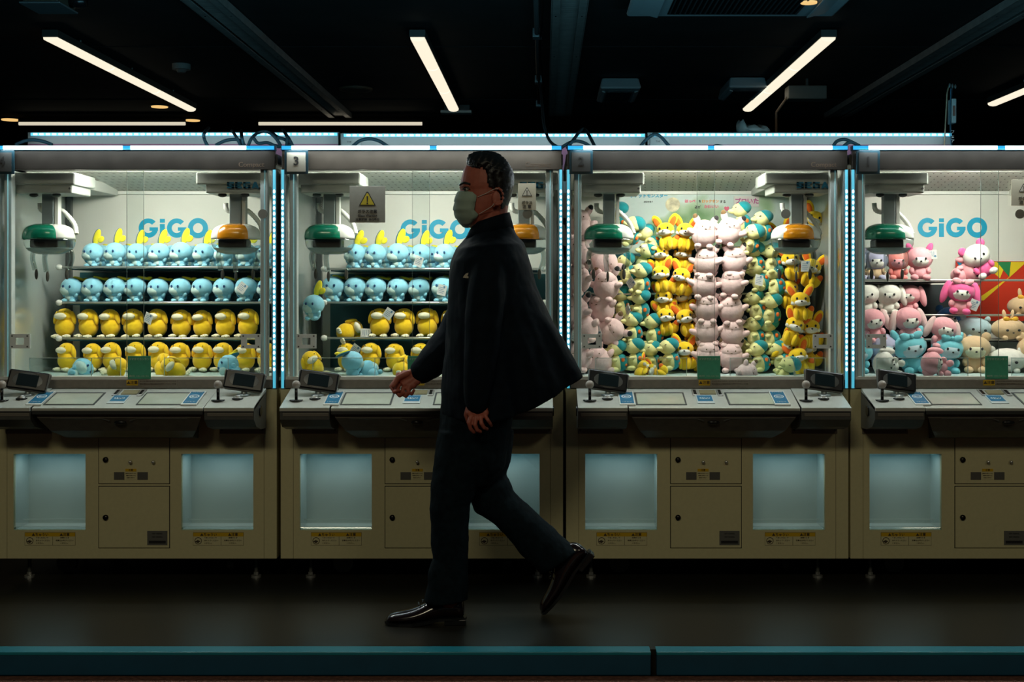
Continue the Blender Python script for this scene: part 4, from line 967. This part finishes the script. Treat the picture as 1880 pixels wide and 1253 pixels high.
one('yellow', 618, 618, .47, .92, .5, 1.2, 'yellow plush tipped over sideways at third bar start, machine three', tagged=(.03, -.06, .12, .4))
one('blue_flat', 128, 692, .24, 1.0, .9, 1.1, 'blue plush lying on the floor beside the screen of machine four')
one('blue_flat', 436, 690, .24, 1.0, -.6, -.9, 'blue plush lying face down near the second screen, machine four')
one('yellow', 205, 693, .22, .85, -.7, .9, 'yellow plush toppled on the floor left of the green card, machine four')
one('yellow', 338, 693, .22, .85, .6, -.9, 'yellow plush toppled on the floor right of the green card, machine four')
one('yellow', 296, 693, .26, .8, 1.6, .5, 'small yellow plush lying beside the green card of machine four')
one('yellow', 585, 693, .26, .9, .7, -.5, 'yellow plush slumped by the post on the floor of machine three')
one('blue_flat', 648, 693, .22, 1.0, 2.6, .1, 'blue plush seen from behind on the floor of machine three')
one('blue_up', 690, 692, .22, .95, 2.4, 1.2, 'blue plush fallen with its crest sideways on machine three floor')
one('yellow', 727, 694, .22, .85, .9, .8, 'yellow plush toppled behind the clear fence of machine three')
one('blue_flat', 545, 596, .60, 1.0, -.3, .1, 'blue plush placed as a side wall reflection, left post of machine three')  # extra toy added in place of a mirror image in the side wall

# machine 2: columns of toys, each given by the picture point of its middle
def pile(kind, pts, s, h, desc, grp, Yf=.40, yaw=-.2):
    for k, p in enumerate(pts):
        px, py = p[0], p[1]; Y = p[2] if len(p) > 2 and p[2] is not None else Yf; ry = p[3] if len(p) > 3 else RN.uniform(-.25, .25)
        q = W(px, py, Y); off = Vector((math.sin(ry), 0, math.cos(ry))) * h * s
        tg = p[4] if len(p) > 4 else None
        rz = yaw + RN.uniform(-.3, .3)
        toy(kind, q - off, s, rz, ry, desc(k, px, py), grp, tg)
def lab2(what):
    cnt = {}
    def f(k, px, py):
        lev = 'above the top bar' if py < 452 else 'between top and middle bars' if py < 540 else 'between middle and lower bars' if py < 626 else 'on the floor'
        side = 'beside the green claw' if px < 1150 else 'left of centre' if px < 1275 else 'at the centre' if px < 1330 else 'right of centre' if px < 1430 else 'beside the amber claw'
        key = (lev, side); cnt[key] = cnt.get(key, 0) + 1
        return '%s %s %s %s, machine two' % (ORD[cnt[key] - 1], what, lev, side)
    return f
pile('pink', [(1062, 410, .34), (1060, 462, .34), (1109, 483, .44, 1.2), (1113, 524, .38), (1061, 512, .34), (1103, 566, .40, -.3), (1058, 570, .34), (1124, 608, .42, 1.1, (-.02, -.06, .03, .1)),
              (1072, 604, .32, -.4, (-.03, -.06, .05, .7)), (1098, 662, .36, -.5), (1062, 655, .32)], 1.15, .065, lab2('pink bear plush'), 'pink bears of the side pile in machine two')
pile('pink', [(1293, 428, .38, .1), (1297, 481, .38, .05), (1293, 522, .38, .1), (1298, 565, .38, 0), (1297, 608, .38, -.1), (1300, 652, .36, 0),
              (1338, 424, .38, .3), (1349, 479, .38, 0), (1345, 519, .38, .1), (1342, 568, .38, -.1), (1344, 611, .38, .1), (1342, 655, .36, 0)], 1.1, .065, lab2('pink plush'), 'pink bears stacked in columns in machine two')
TW = 'teal and cream plush'
pile('teal', [(1139, 400, .60, .2), (1165, 425, .50, .6), (1190, 440, .46, -.5), (1149, 494, .46), (1190, 474, .50, .5), (1178, 512, .42, .2, (.0, -.07, .05, .75)), (1142, 556, .46), (1178, 560, .44, .2, (.01, -.07, .05, .8)),
              (1162, 602, .42), (1199, 606, .42), (1133, 655, .38), (1166, 652, .38), (1196, 656, .40), (1229, 652, .34)], 1.14, .062, lab2(TW), 'teal and cream toys in machine two', yaw=-.95)
pile('teal', [(1362, 400, .50, 0), (1401, 416, .46, .1), (1383, 440, .42, .5), (1386, 474, .44), (1418, 476, .44), (1391, 508, .42, -.3, (.04, -.07, .04, .5)), (1421, 516, .42), (1387, 562, .42, -.2, (-.06, -.08, .06, .3)), (1418, 568, .42), (1386, 610, .42),
              (1413, 612, .42), (1393, 656, .36), (1429, 656, .36, -.4), (1370, 648, .44), (1446, 682, .28, .6)], 1.14, .062, lab2(TW), 'teal and cream toys in machine two', yaw=-.95)
pile('fox', [(1223, 433, .44, -.1), (1257, 434, .44, .1), (1211, 475, .46), (1254, 474, .48), (1215, 512, .42, -.15), (1251, 516, .42, .15), (1219, 556, .44), (1255, 553, .46), (1222, 590, .42), (1259, 592, .42), (1257, 652, .38), (1282, 656, .44)], 1.05, .066, lab2('yellow fox plush'), 'yellow foxes in machine two')
pile('fox', [(1452, 487, .42, -.1), (1487, 500, .42, .3, (-.03, -.07, .09, -.3)), (1493, 412, .50, .3), (1469, 562, .36, 0), (1455, 607, .36, .4), (1488, 612, .40), (1438, 642, .40, .8), (1468, 664, .34, -.3), (1484, 648, .44), (1440, 440, .52, -.3), (1447, 540, .44)], 1.08, .066, lab2('yellow fox plush'), 'yellow foxes in machine two')
one('fox', 1172, 693, .22, .9, 1.2, 1.1, 'yellow fox toppled behind the clear fence near the green claw, machine two')
one('fox', 1222, 693, .24, .8, -.5, -1.2, 'yellow fox with orange ears lying flat beside the green card, machine two')
one('pink', 1352, 692, .22, .85, .3, 1.3, 'pink bear lying flat behind the fence near the second screen, machine two')

# machine 1: mixed soft animals
R1 = RAILZ[1]
def m1(kind, px, zb_, Y, s, label, rz=-.15, ry=0., tagged=None): toy(kind, Vector((W(px, 0, Y).x, Y, zb_)), s, rz, ry, label, None, tagged)
m1('lavbear', 1608, R1[0], .50, 1.15, 'lavender bear plush on the top bar under the claw, machine one'); m1('lavbear', 1576, R1[0], .52, 1.1, 'lavender bear plush at the post end of the top bar, machine one')
m1('coralbear', 1648, R1[0], .50, 1.15, 'coral pink bear plush on the top bar, machine one'); m1('pinkcat', 1688, R1[0], .48, 1.25, 'white faced pink plush with a paper tag on the top bar, machine one', tagged=(.05, -.03, .12, 1.5))
m1('pinkpig', 1748, R1[0] + .01, .50, 1.2, 'pale pink plush lying on its side on the top bar, machine one', .2, 1.25); m1('panda', 1813, R1[0] + .02, .48, 1.3, 'white plush with hot pink ears leaning on the top bar, machine one', -.1, -.5)
m1('whitebunny', 1591, R1[1], .48, 1.2, 'white lop eared bunny nearest the post, second bar, machine one'); m1('whitebunny', 1631, R1[1], .48, 1.2, 'white lop eared bunny beside the rose one, second bar, machine one'); m1('rosebunny', 1669, R1[1], .50, 1.15, 'rose pink bunny plush on the second bar, machine one', -.5)
m1('hotbunny', 1760, R1[1] + .005, .42, 1.3, 'hot pink bunny plush in a rose dress on the second bar, machine one', -.2, .1, (.06, -.03, .05, .3)); m1('tancushion', 1880, R1[1] - .01, .62, .95, 'upper tan bunny with gold bow before the red triangles, machine one')
m1('hood', 1606, R1[2] - .01, .40, 1.25, 'pink hooded plush nearest the post, third bar, machine one', .1, -.15); m1('hood', 1670, R1[2] - .01, .40, 1.3, 'pink hooded plush standing tallest, third bar, machine one', .1, -.1); m1('hood', 1722, R1[2] - .045, .36, 1.25, 'pink hooded plush sliding lower than its neighbours, machine one', .1, .25)
m1('cobaltbear', 1742, R1[2], .58, 1.2, 'dark blue plush behind the hooded ones, machine one'); m1('icecushion', 1787, R1[2], .46, 1.02, 'large ice blue cat plush on the third bar, machine one', .1, .1); m1('tancushion', 1851, R1[2], .44, .98, 'large tan bunny with gold bow on the third bar, machine one', .1, 0)
m1('tancushion', 1935, R1[2], .46, 1.0, 'tan bunny with gold bow out beyond the frame, machine one'); m1('icecat', 1980, R1[1], .48, 1.3, 'ice blue cat on the second bar beyond the frame, machine one')
m1('lavcat', 1618, ZF, .40, 1.45, 'lavender cat plush on the floor below the latch plate, machine one', .1, .1); m1('aquacat', 1676, ZF, .38, 1.5, 'aqua cat plush with bow beside the lavender cat, machine one', .1, -.15); m1('aquacat', 1734, ZF, .36, 1.4, 'aqua cat plush beside the tan one on the floor, machine one', .15, .1)
m1('tancat', 1788, ZF, .40, 1.4, 'tan cat plush on the floor beside the green card, machine one'); m1('whitecushion', 1848, ZF, .40, 1.1, 'white cat plush behind the green card, machine one'); m1('tancat', 1898, ZF, .40, 1.4, 'tan cat plush past the green card, machine one')
m1('aquacat', 1576, ZF, .36, 1.2, 'aqua cat plush squeezed against the corner post, machine one'); m1('whitebunny', 1645, ZF + .03, .20, 1.1, 'white bunny lying on the floor behind the fence, machine one', .6, -1.25); m1('rosebunny', 1735, ZF + .03, .20, 1.1, 'rose bunny lying on the floor behind the fence, machine one', .5, -1.25)
m1('lavbear', 1588, ZF + .06, .46, 1.2, 'lavender bear half hidden behind the corner post, machine one')

# ------------------------------------------------------------ cables on the machine tops
def cable(lab, pts, r=.0075):
    bm = NB(); tube(bm, smooth_path([W(*p) for p in pts], 6), r, 8); tag(obj('cable', bm, M_cable, None, True), lab, 'cable')
Z = .12
cable('low black cable arching over machine four', [(28, 266, Z), (45, 259, Z), (62, 257, Z), (80, 260, Z), (96, 266, Z)])
cable('black cable rising beside the loops, machine four', [(381, 268, Z), (375, 255, Z), (375, 245, Z), (383, 235, .5)])
cable('arched black cable between the looped ones, machine four', [(396, 267, Z), (412, 259, Z), (428, 256, Z), (440, 258, Z), (449, 267, Z)])
cable('crossing black cable nearest the arch, machine four', [(426, 240, .4), (434, 252, Z), (442, 267, Z)])
cable('straight black cable beside the crossing one, machine four', [(443, 240, .4), (444, 253, Z), (448, 267, Z)])
cable('black cable forming the open loop, machine four', [(456, 267, Z), (462, 254, Z), (474, 244, Z + .05), (490, 242, Z + .05), (503, 250, Z), (512, 262, Z), (516, 271, Z)])
cable('black cable sagging inside the loop, machine four', [(466, 254, Z), (474, 263, Z), (490, 262, Z), (503, 267, Z), (514, 270, Z)])
cable('black cable crossing above the joint of machines four and three', [(500, 244, .3), (510, 252, Z), (524, 257, Z), (533, 268, Z)])
cable('short black cable dropping beside sign three', [(519, 238, .3), (527, 252, Z), (526, 268, Z)])
cable('thin black cable leaning over sign three', [(523, 243, .3), (531, 256, Z), (537, 267, Z)])
cable('black cable arching over the sign eight', [(645, 271, Z), (660, 259, Z), (678, 255, Z), (696, 259, Z), (715, 271, Z)])
cable('long arched cable above the joint of machines three and two', [(1028, 273, Z), (1044, 263, Z), (1058, 259, Z), (1074, 263, Z), (1088, 273, Z)])
cable('straight cable rising to a peak above sign two', [(1041, 273, Z), (1052, 258, Z), (1064, 242, .3), (1072, 237, .4), (1080, 246, .3), (1094, 273, Z)])
cable('peaked black cable in front of sign seven', [(1173, 273, Z), (1183, 260, Z), (1196, 249, Z), (1204, 247, Z), (1214, 252, Z), (1232, 273, Z)])
cable('small black cable loop above machine two', [(1311, 271, Z), (1314, 268, Z), (1325, 269, Z), (1334, 273, Z)])
cable('black cable arch above the joint of machines two and one', [(1528, 272, Z), (1536, 260, Z), (1550, 256, Z), (1564, 261, Z), (1578, 268, Z)])
cable('inner black cable arch above sign one', [(1546, 272, Z), (1556, 263, Z), (1566, 262, Z), (1580, 270, Z)])

# ------------------------------------------------------------ the walking man
PYY = -.62
man = thing('person', 'man in dark coat, jeans and pale face mask walking past the machines', 'person', (W(870, 0, PYY).x, PYY, 0))
MO = Vector(man.location)
def H(px, py, dy=0.):                                   # point of the man, relative to his base; dy towards the machines
    return W(px, py, PYY + dy) - MO
M_skin = mat('skin', srgb(165, 92, 76), .55, var=.10, scale=40)
M_hair = mat('black_hair', (.012, .014, .016), .45, var=.3, scale=90, bump=.6)
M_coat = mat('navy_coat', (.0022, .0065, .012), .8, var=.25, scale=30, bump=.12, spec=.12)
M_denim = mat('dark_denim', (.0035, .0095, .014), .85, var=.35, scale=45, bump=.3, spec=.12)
M_leather = mat('oxblood_leather', (.011, .0045, .005), .2, coat=.7)
M_mask = mat('pale_green_mask', srgb(150, 172, 160), .8, var=.04, scale=50)
def remesh(o, v, smooth=2, fac=.5):
    m = o.modifiers.new('r', 'REMESH'); m.mode = 'VOXEL'; m.voxel_size = v; m.use_smooth_shade = True
    if smooth:
        s = o.modifiers.new('s', 'SMOOTH'); s.iterations = smooth; s.factor = fac
# body: head rings, neck, trunk, limbs and hands grown together
bm = NB()
prof = [(287, 884, 904, .022), (291, 872, 918, .045), (299, 859, 929, .062), (312, 851, 935, .072), (326, 847, 938, .077), (338, 845, 939, .079), (344, 843, 939, .078), (350, 846, 938, .076),
        (360, 846, 935, .076), (372, 845, 931, .075), (384, 845, 925, .071), (396, 848, 915, .064), (406, 852, 902, .053), (414, 857, 890, .040), (419, 864, 882, .022)]
rings = []
for y, f, b, hw in prof:
    c = H((f + b) / 2, y); hx = (b - f) / 2 * (PYY + D0) / F
    rings.append([c + Vector((-math.cos(a) * hx, math.sin(a) * hw * (1 - .16 * max(0, math.cos(a))), 0)) for a in [2 * PI * k / 28 for k in range(28)]])
loft(bm, rings[::-1])
caps(bm, [H(848, 352), H(843, 366), H(842, 373)], [.009, .011, .012]); ell(bm, H(845, 374), (.012, .017, .008))     # nose
for s in (-1, 1):
    caps(bm, [H(848, 341, s * .018), H(853, 340, s * .042), H(860, 341, s * .056)], [.007, .008, .006])              # brow ridge
    ell(bm, H(868, 368, s * .050), (.026, .016, .020))                                   # cheek
    ell(bm, H(856, 352, s * .030), (.008, .012, .008))
ell(bm, H(844, 392), (.010, .024, .007)); ell(bm, H(846, 399), (.010, .022, .008)); ell(bm, H(856, 411), (.016, .024, .016))    # lips, chin
for s in (-1, 1):                                        # ears
    for k in range(9):
        a = -1.9 + k * .52; ell(bm, H(914 + 9.5 * math.cos(a), 362 + 15 * math.sin(a) - 1, s * .082) , (.0062,) * 3, u=8, v=6)
    ell(bm, H(911, 364, s * .077), (.017, .006, .028)); ell(bm, H(906, 377, s * .079), (.008, .006, .009))
caps(bm, [H(905, 375), H(903, 400), H(900, 425), H(898, 455)], [.060, .058, .058, .055])
caps(bm, [H(898, 480), H(900, 540), H(895, 640), H(880, 740), H(870, 790)], [.08, .12, .12, .11, .10])
for s in (-1, 1): caps(bm, [H(898, 478, s * .08), H(898, 490, s * .160)], [.06, .045])
NEAR, FAR = -1, 1
NA = [H(896, 495, -.165), H(888, 600, -.220), H(878, 730, -.230)]; caps(bm, NA, [.045, .044, .030])
FA = [H(895, 495, .165), H(838, 620, .19), H(770, 684, .10)]; caps(bm, FA, [.045, .044, .032])
caps(bm, [H(850, 800, -.06), H(828, 930, -.065), H(824, 1100, -.065)], [.075, .055, .040])
caps(bm, [H(880, 810, .05), H(890, 875, .065), H(935, 955, .065), H(1030, 1022, .065)], [.06, .052, .050, .038])
# hands
def hand(bm, wrist, palm_end, thumb_dir, fingers, thumb, pw=.036):
    """palm from wrist to knuckles, four fingers as chains of points, thumb from the side of the palm"""
    w0 = Vector(wrist); k0 = Vector(palm_end); ax = (k0 - w0).normalized(); side = Vector(thumb_dir).normalized()
    for t, sc in ((-.1, .60), (.2, .80), (.5, 1.0), (.8, 1.08)):
        c = w0.lerp(k0, t)
        for q in (-1, -.4, .4, 1): ell(bm, c + side * q * pw * .72 * sc, (.0145,) * 3, u=10, v=7)
    for q in (-1, -.35, .35, 1): between(bm, w0 + side * q * pw * .40, k0 + side * q * pw * .78, .0155, .0125, 10)
    for ch, r in zip(fingers, (.0080, .0083, .0080, .0070)): caps(bm, ch, [r * 1.1, r, r * .92, r * .84][:len(ch)], 10)
    caps(bm, thumb, [.0135, .0115, .0095], 10)
# near hand: hangs loosely, back of the hand to the viewer, fingers curled, thumb to the front
wr = H(876, 736, -.228); kn = H(877, 764, -.236)
fs = []
for i, (kx, ky, mx, my, ex, ey, tx, ty) in enumerate(((865, 765, 861, 777, 864, 788, 870, 794), (873.5, 767, 872, 780, 876, 790, 882, 793), (882, 766, 884, 778, 889, 786, 894, 788), (890, 763, 896, 772, 900, 778, 902, 782))):
    fs.append([H(kx, ky, -.240), H(mx, my, -.252), H(ex, ey, -.242), H(tx, ty, -.226)])
hand(bm, wr, kn, (1, 0, 0), fs, [H(862, 748, -.222), H(857, 762, -.212), H(861, 776, -.206)])
# far hand: bent down at the wrist in front of him, palm towards the viewer, fingers curled in
wr = H(765, 690, .085); kn = H(736, 704, .075)
fs = []
for i, (kx, ky, mx, my, ex, ey, tx, ty) in enumerate(((727, 697, 718, 710, 724, 720, 733, 717), (733, 706, 727, 719, 734, 727, 742, 721), (742, 710, 738, 722, 745, 728, 751, 721), (751, 710, 749, 720, 756, 724, 760, 717))):
    fs.append([H(kx, ky, .085 - i * .006), H(mx, my, .080 - i * .006), H(ex, ey, .064 - i * .006), H(tx, ty, .050 - i * .004)])
hand(bm, wr, kn, (.62, -.1, -.78), fs, [H(748, 686, .072), H(731, 694, .060), H(722, 709, .052)], pw=.040)
body = obj('body', bm, M_skin, man, True); remesh(body, .0030, 2, .3)
# eyes and brows
for s in (-1, 1):
    bm = NB(); ell(bm, H(856, 347.5, s * .0475), (.0115, .0095, .0075), u=16, v=12); e = obj('eye', bm, mat('eye_white', (.4, .38, .36), .25), man, True)
    bm = NB(); ell(bm, H(853.5, 347.5, s * .0535), (.0058, .0045, .0058)); tube(bm, smooth_path([H(849, 348, s * .047), H(853, 344.3, s * .0575), H(858, 344.3, s * .0605), H(863, 347.5, s * .062)], 4), .0017, 6); obj('iris', bm, M_black, e, True)
    bm = NB(); tube(bm, smooth_path([H(844, 340, s * .018), H(847, 337, s * .038), H(853, 335.5, s * .056), H(863, 338, s * .066)], 4), .0036); obj('eyebrow', bm, M_hair, man, True)
# hair
bm = NB(); R = []
hp = [(280, 878, 902, .018), (281.5, 868, 911, .038), (286, 860, 920, .057), (294, 857, 929, .071), (302, 857, 935, .078), (309, 859, 939, .081), (316, 862, 942, .083), (324, 866, 944, .084), (334, 866, 944, .084), (344, 866, 943, .083), (354, 866, 941, .082), (364, 866, 938, .079), (374, 866, 934, .074), (384, 870, 930, .068), (393, 880, 927, .058)]
hp_fine = []
for A_, B2 in zip(hp, hp[1:]):
    for k in range(3): hp_fine.append(tuple(a_ + (b_ - a_) * k / 3 for a_, b_ in zip(A_, B2)))
hp_fine.append(hp[-1])
n = 84
for y, f, b, hw in hp_fine:
    c = H((f + b) / 2, y); hx = (b - f) / 2 * (PYY + D0) / F; r = []
    for k in range(n):
        a = 2 * PI * k / n; wob = 1 + .012 * math.sin(7 * a + y) + .010 * math.sin(13 * a + y * .7)
        r.append(c + Vector((-math.cos(a) * hx * wob, math.sin(a) * hw * wob, .004 * math.sin(9 * a + y))))
    R.append(r)
loft(bm, R)
def hair_keep(p):
    px = PX + (p.x + MO.x) * F / (PYY + D0); py = PY - (p.z - CZ) * F / (PYY + D0)
    if py < 310 + 1.6 * math.sin(px * .9) + max(0, (px - 880) * .12): return True
    lim = (892 + (py - 311) * .25 + 1.2 * math.sin(py * 1.1)) if py < 348 else 906 if py < 352 else 921
    return px > lim
dl = [f for f in bm.faces if not hair_keep(f.calc_center_median())]
bmesh.ops.delete(bm, geom=dl, context='FACES')
hair = obj('hair', bm, M_hair, man, True)
md = hair.modifiers.new('s', 'SOLIDIFY'); md.thickness = .009; md.offset = -1
# mask
bm = NB(); R = []
for y, f, e, hw in ((352.5, 842, 874, .050), (355, 839, 877, .062), (365, 835, 876.5, .072), (372, 833, 875.5, .0745), (373, 834.5, 875, .0735), (384, 831.5, 873, .0745), (388, 831.5, 872.5, .074), (389, 833, 873, .073), (396, 833.5, 880, .070), (403, 836, 876, .064), (404, 838, 875, .062), (411, 842, 868, .052), (418, 849, 860, .034)):
    c = H(e, y); hx = (e - f) * (PYY + D0) / F
    R.append([c + Vector((-math.cos(a) ** .75 * hx if abs(a) < PI / 2 - .01 else 0, math.sin(a) * hw, (0.004 * (1 - abs(math.sin(a)))))) for a in [(-PI / 2 + PI * k / 20) for k in range(21)]])
loft(bm, R, False, False); mk = obj('face_mask', bm, M_mask, man, True); md = mk.modifiers.new('s', 'SOLIDIFY'); md.thickness = .0035
for s in (-1, 1):
    bm = NB(); tube(bm, smooth_path([H(877, 362, s * .073), H(893, 355, s * .082), H(906, 348, s * .088), H(915, 347, s * .088)], 4), .0014, 6); obj('ear_loop', bm, mat('loop_white', (.6, .55, .52), .6), mk)
    bm = NB(); tube(bm, smooth_path([H(880, 393, s * .070), H(892, 386, s * .078), H(903, 379, s * .085), H(907, 374, s * .088)], 4), .0014, 6); obj('ear_loop', bm, mat('loop_white', (.6, .55, .52), .6), mk)
# coat: torso sheet flaring at the back, sleeves
bm = NB(); R = []
tors = [(427, 862, 398, 934, .066), (440, 853, 415, 940, .078), (449, 846, 432, 948, .12), (458, 838, 448, 962, .185), (480, 830, 478, 972, .225), (530, 825, 525, 985, .235), (590, 821, 578, 1010, .24), (650, 817, 632, 1042, .24), (715, 813, 672, 1062, .235), (757, 812, 692, 1068, .225)]
n = 48
for i, (fy, fx, by, bx, hw) in enumerate(tors):
    A = H(fx, fy); B_ = H(bx, by); r = []; sag = (0, 0, 0, 0, 0, 0, 6, 14, 24, 33)[i] * (PYY + D0) / F; fold = max(0, i - 4) / 5
    for k in range(n):
        a = 2 * PI * k / n; u = (1 - math.cos(a)) / 2; p = A.lerp(B_, u)
        s_ = math.sin(a); taper = 1 - .55 * fold * max(0, u - .45) / .55
        rip = fold * (.012 * math.sin(u * 22 + 1.3 * math.copysign(1, s_)) + .008 * math.sin(u * 41))
        r.append(p + Vector((.006 * fold * math.sin(i * 1.7 + k), math.copysign(abs(s_) ** .85, s_) * (hw * taper + rip), -sag * math.sin(PI * u) ** .8)))
    R.append(r)
loft(bm, R[::-1])
caps(bm, [H(900, 484, -.155), H(893, 540, -.215), H(887, 600, -.228), H(882, 670, -.232), H(877, 722, -.232), H(876, 737, -.232)], [.070, .072, .070, .062, .052, .046], 16)
caps(bm, [H(895, 486, .155), H(866, 550, .20), H(836, 622, .19), H(812, 645, .15), H(790, 668, .12), H(775, 682, .10)], [.078, .078, .078, .068, .058, .050], 16)
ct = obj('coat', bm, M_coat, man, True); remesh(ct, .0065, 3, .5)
tx = bpy.data.textures.new('cloth_folds', 'CLOUDS'); tx.noise_scale = .12
dm = ct.modifiers.new('d', 'DISPLACE'); dm.texture = tx; dm.strength = .016; dm.mid_level = .5; dm.texture_coords = 'LOCAL'
# standing collar
bm = NB(); R = []
for fy, fx, by, bx, hw in ((440, 852, 420, 944, .082), (425, 860, 398, 938, .074), (412, 868, 390, 936, .070)):
    A = H(fx, fy); B_ = H(bx, by)
    R.append([A.lerp(B_, (1 - math.cos(a)) / 2) + Vector((0, math.sin(a) * hw, 0)) for a in [.35 + (2 * PI - .7) * k / 30 for k in range(31)]])
loft(bm, R, False, False); cl = obj('collar', bm, M_coat, man, True); md = cl.modifiers.new('s', 'SOLIDIFY'); md.thickness = .006
# trousers
bm = NB()
def legl(rows, dy, hd, n=28):
    R = []
    for i, (lx, ly, rx_, ry_) in enumerate(rows):
        A = H(lx, ly, dy if not isinstance(dy, list) else dy[i]); B_ = H(rx_, ry_, dy if not isinstance(dy, list) else dy[i]); h_ = hd[i]
        R.append([A.lerp(B_, (1 - math.cos(a)) / 2) + Vector((0, math.sin(a) * h_, 0)) for a in [2 * PI * k / n for k in range(n)]])
    loft(bm, R)
legl([(812, 720, 945, 705), (808, 757, 944, 745), (803, 800, 936, 795), (797, 850, 928, 855), (793, 880, 905, 890)], 0, [.165, .17, .165, .15, .11])
legl([(804, 790, 905, 790), (797, 850, 890, 850), (791, 890, 876, 895), (789.5, 925, 863, 928), (790, 965, 861, 965), (792, 1000, 861, 1000), (794, 1024, 861, 1024), (788, 1040, 860, 1044), (784, 1056, 860, 1060), (785, 1070, 859, 1074), (780, 1088, 860, 1090), (776, 1106, 861, 1100)],
     [-.05, -.06] + [-.065] * 10, [.11, .105, .098, .092, .086, .080, .076, .078, .076, .080, .078, .080])
legl([(850, 800, 945, 790), (852, 850, 938, 845), (856, 905, 930, 872), (872, 938, 944, 902), (905, 960, 972, 930), (925, 980, 998, 954), (942, 1000, 1020, 975), (958, 1020, 1038, 990), (975, 1036, 1052, 1000), (992, 1052, 1062, 1008)],
     [.05, .06] + [.065] * 8, [.11, .105, .10, .094, .088, .084, .082, .080, .080, .078])
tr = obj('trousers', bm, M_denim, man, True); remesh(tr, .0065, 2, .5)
tx2 = bpy.data.textures.new('denim_folds', 'CLOUDS'); tx2.noise_scale = .07
dm = tr.modifiers.new('d', 'DISPLACE'); dm.texture = tx2; dm.strength = .012; dm.mid_level = .5; dm.texture_coords = 'LOCAL'
# shoes, built toe towards -x with the sole on z = 0 and the heel at x = .30
def shoe(M):
    def put(bm): bm.transform(M); return bm
    bm = NB(); R = []
    for x, h, hw, zb in ((.0, .022, .012, .012), (.008, .036, .028, .008), (.03, .046, .040, .007), (.07, .052, .047, .007), (.11, .062, .049, .010), (.15, .080, .046, .016), (.185, .100, .042, .022), (.22, .112, .038, .026), (.26, .112, .036, .026), (.285, .102, .032, .026), (.298, .075, .020, .028)):
        R.append([Vector((x, math.copysign(abs(math.cos(a)) ** .8, math.cos(a)) * hw * (1 - .25 * max(0, math.sin(a))), zb + (h - zb) * (math.sin(a) + 1) / 2)) for a in [2 * PI * k / 22 for k in range(22)]])
    loft(bm, R); s = obj('shoe', put(bm), M_leather, man, True); sb = s.modifiers.new('s', 'SUBSURF'); sb.levels = 1; sb.render_levels = 1
    bm = NB(); R = []
    for x, hw, z0_, z1_ in ((-.004, .014, .006, .016), (.01, .034, .001, .012), (.05, .048, 0, .010), (.10, .051, 0, .012), (.15, .044, .006, .018), (.20, .038, .016, .026), (.25, .040, .020, .028), (.30, .030, .020, .028), (.306, .015, .020, .028)):
        R.append([Vector((x, -hw, z0_)), Vector((x, hw, z0_)), Vector((x, hw, z1_)), Vector((x, -hw, z1_))])
    loft(bm, R); obj('sole', put(bm), M_black, s)
    bm = NB(); box(bm, .222, .303, -.034, .034, 0, .022, .003); obj('heel', put(bm), M_black, s)
    bm = NB()
    for k in range(4): tube(bm, [(.125 + k * .016, -.022, .074 + k * .010), (.122 + k * .016, 0, .081 + k * .010), (.125 + k * .016, .022, .074 + k * .010)], .0026, 6)
    obj('shoelace', put(bm), M_black, s)
q = H(709, 0, -.06); shoe(Matrix.Translation((q.x, -.06, .0)) @ RT(0, 0, .03))
q = H(1000, 1133, .06); shoe(Matrix.Translation((q.x, .06, .006)) @ RT(0, math.radians(-50), 0))
# small pale emblem on the chest and the finger ring
bm = NB(); e = H(855, 506, -.236)
for poly in (((-.010, -.008), (.002, -.010), (.008, -.002), (-.004, .002)), ((-.004, .0), (.008, .0), (.010, .010), (.0, .006)), ((.004, -.010), (.010, -.010), (.010, -.003), (.006, -.003))):
    plate(bm, [(e.x + a, e.z + b) for a, b in poly], e.y - .008, .012)
obj('chest_emblem', bm, mat('emblem_beige', (.45, .42, .34), .6), man)
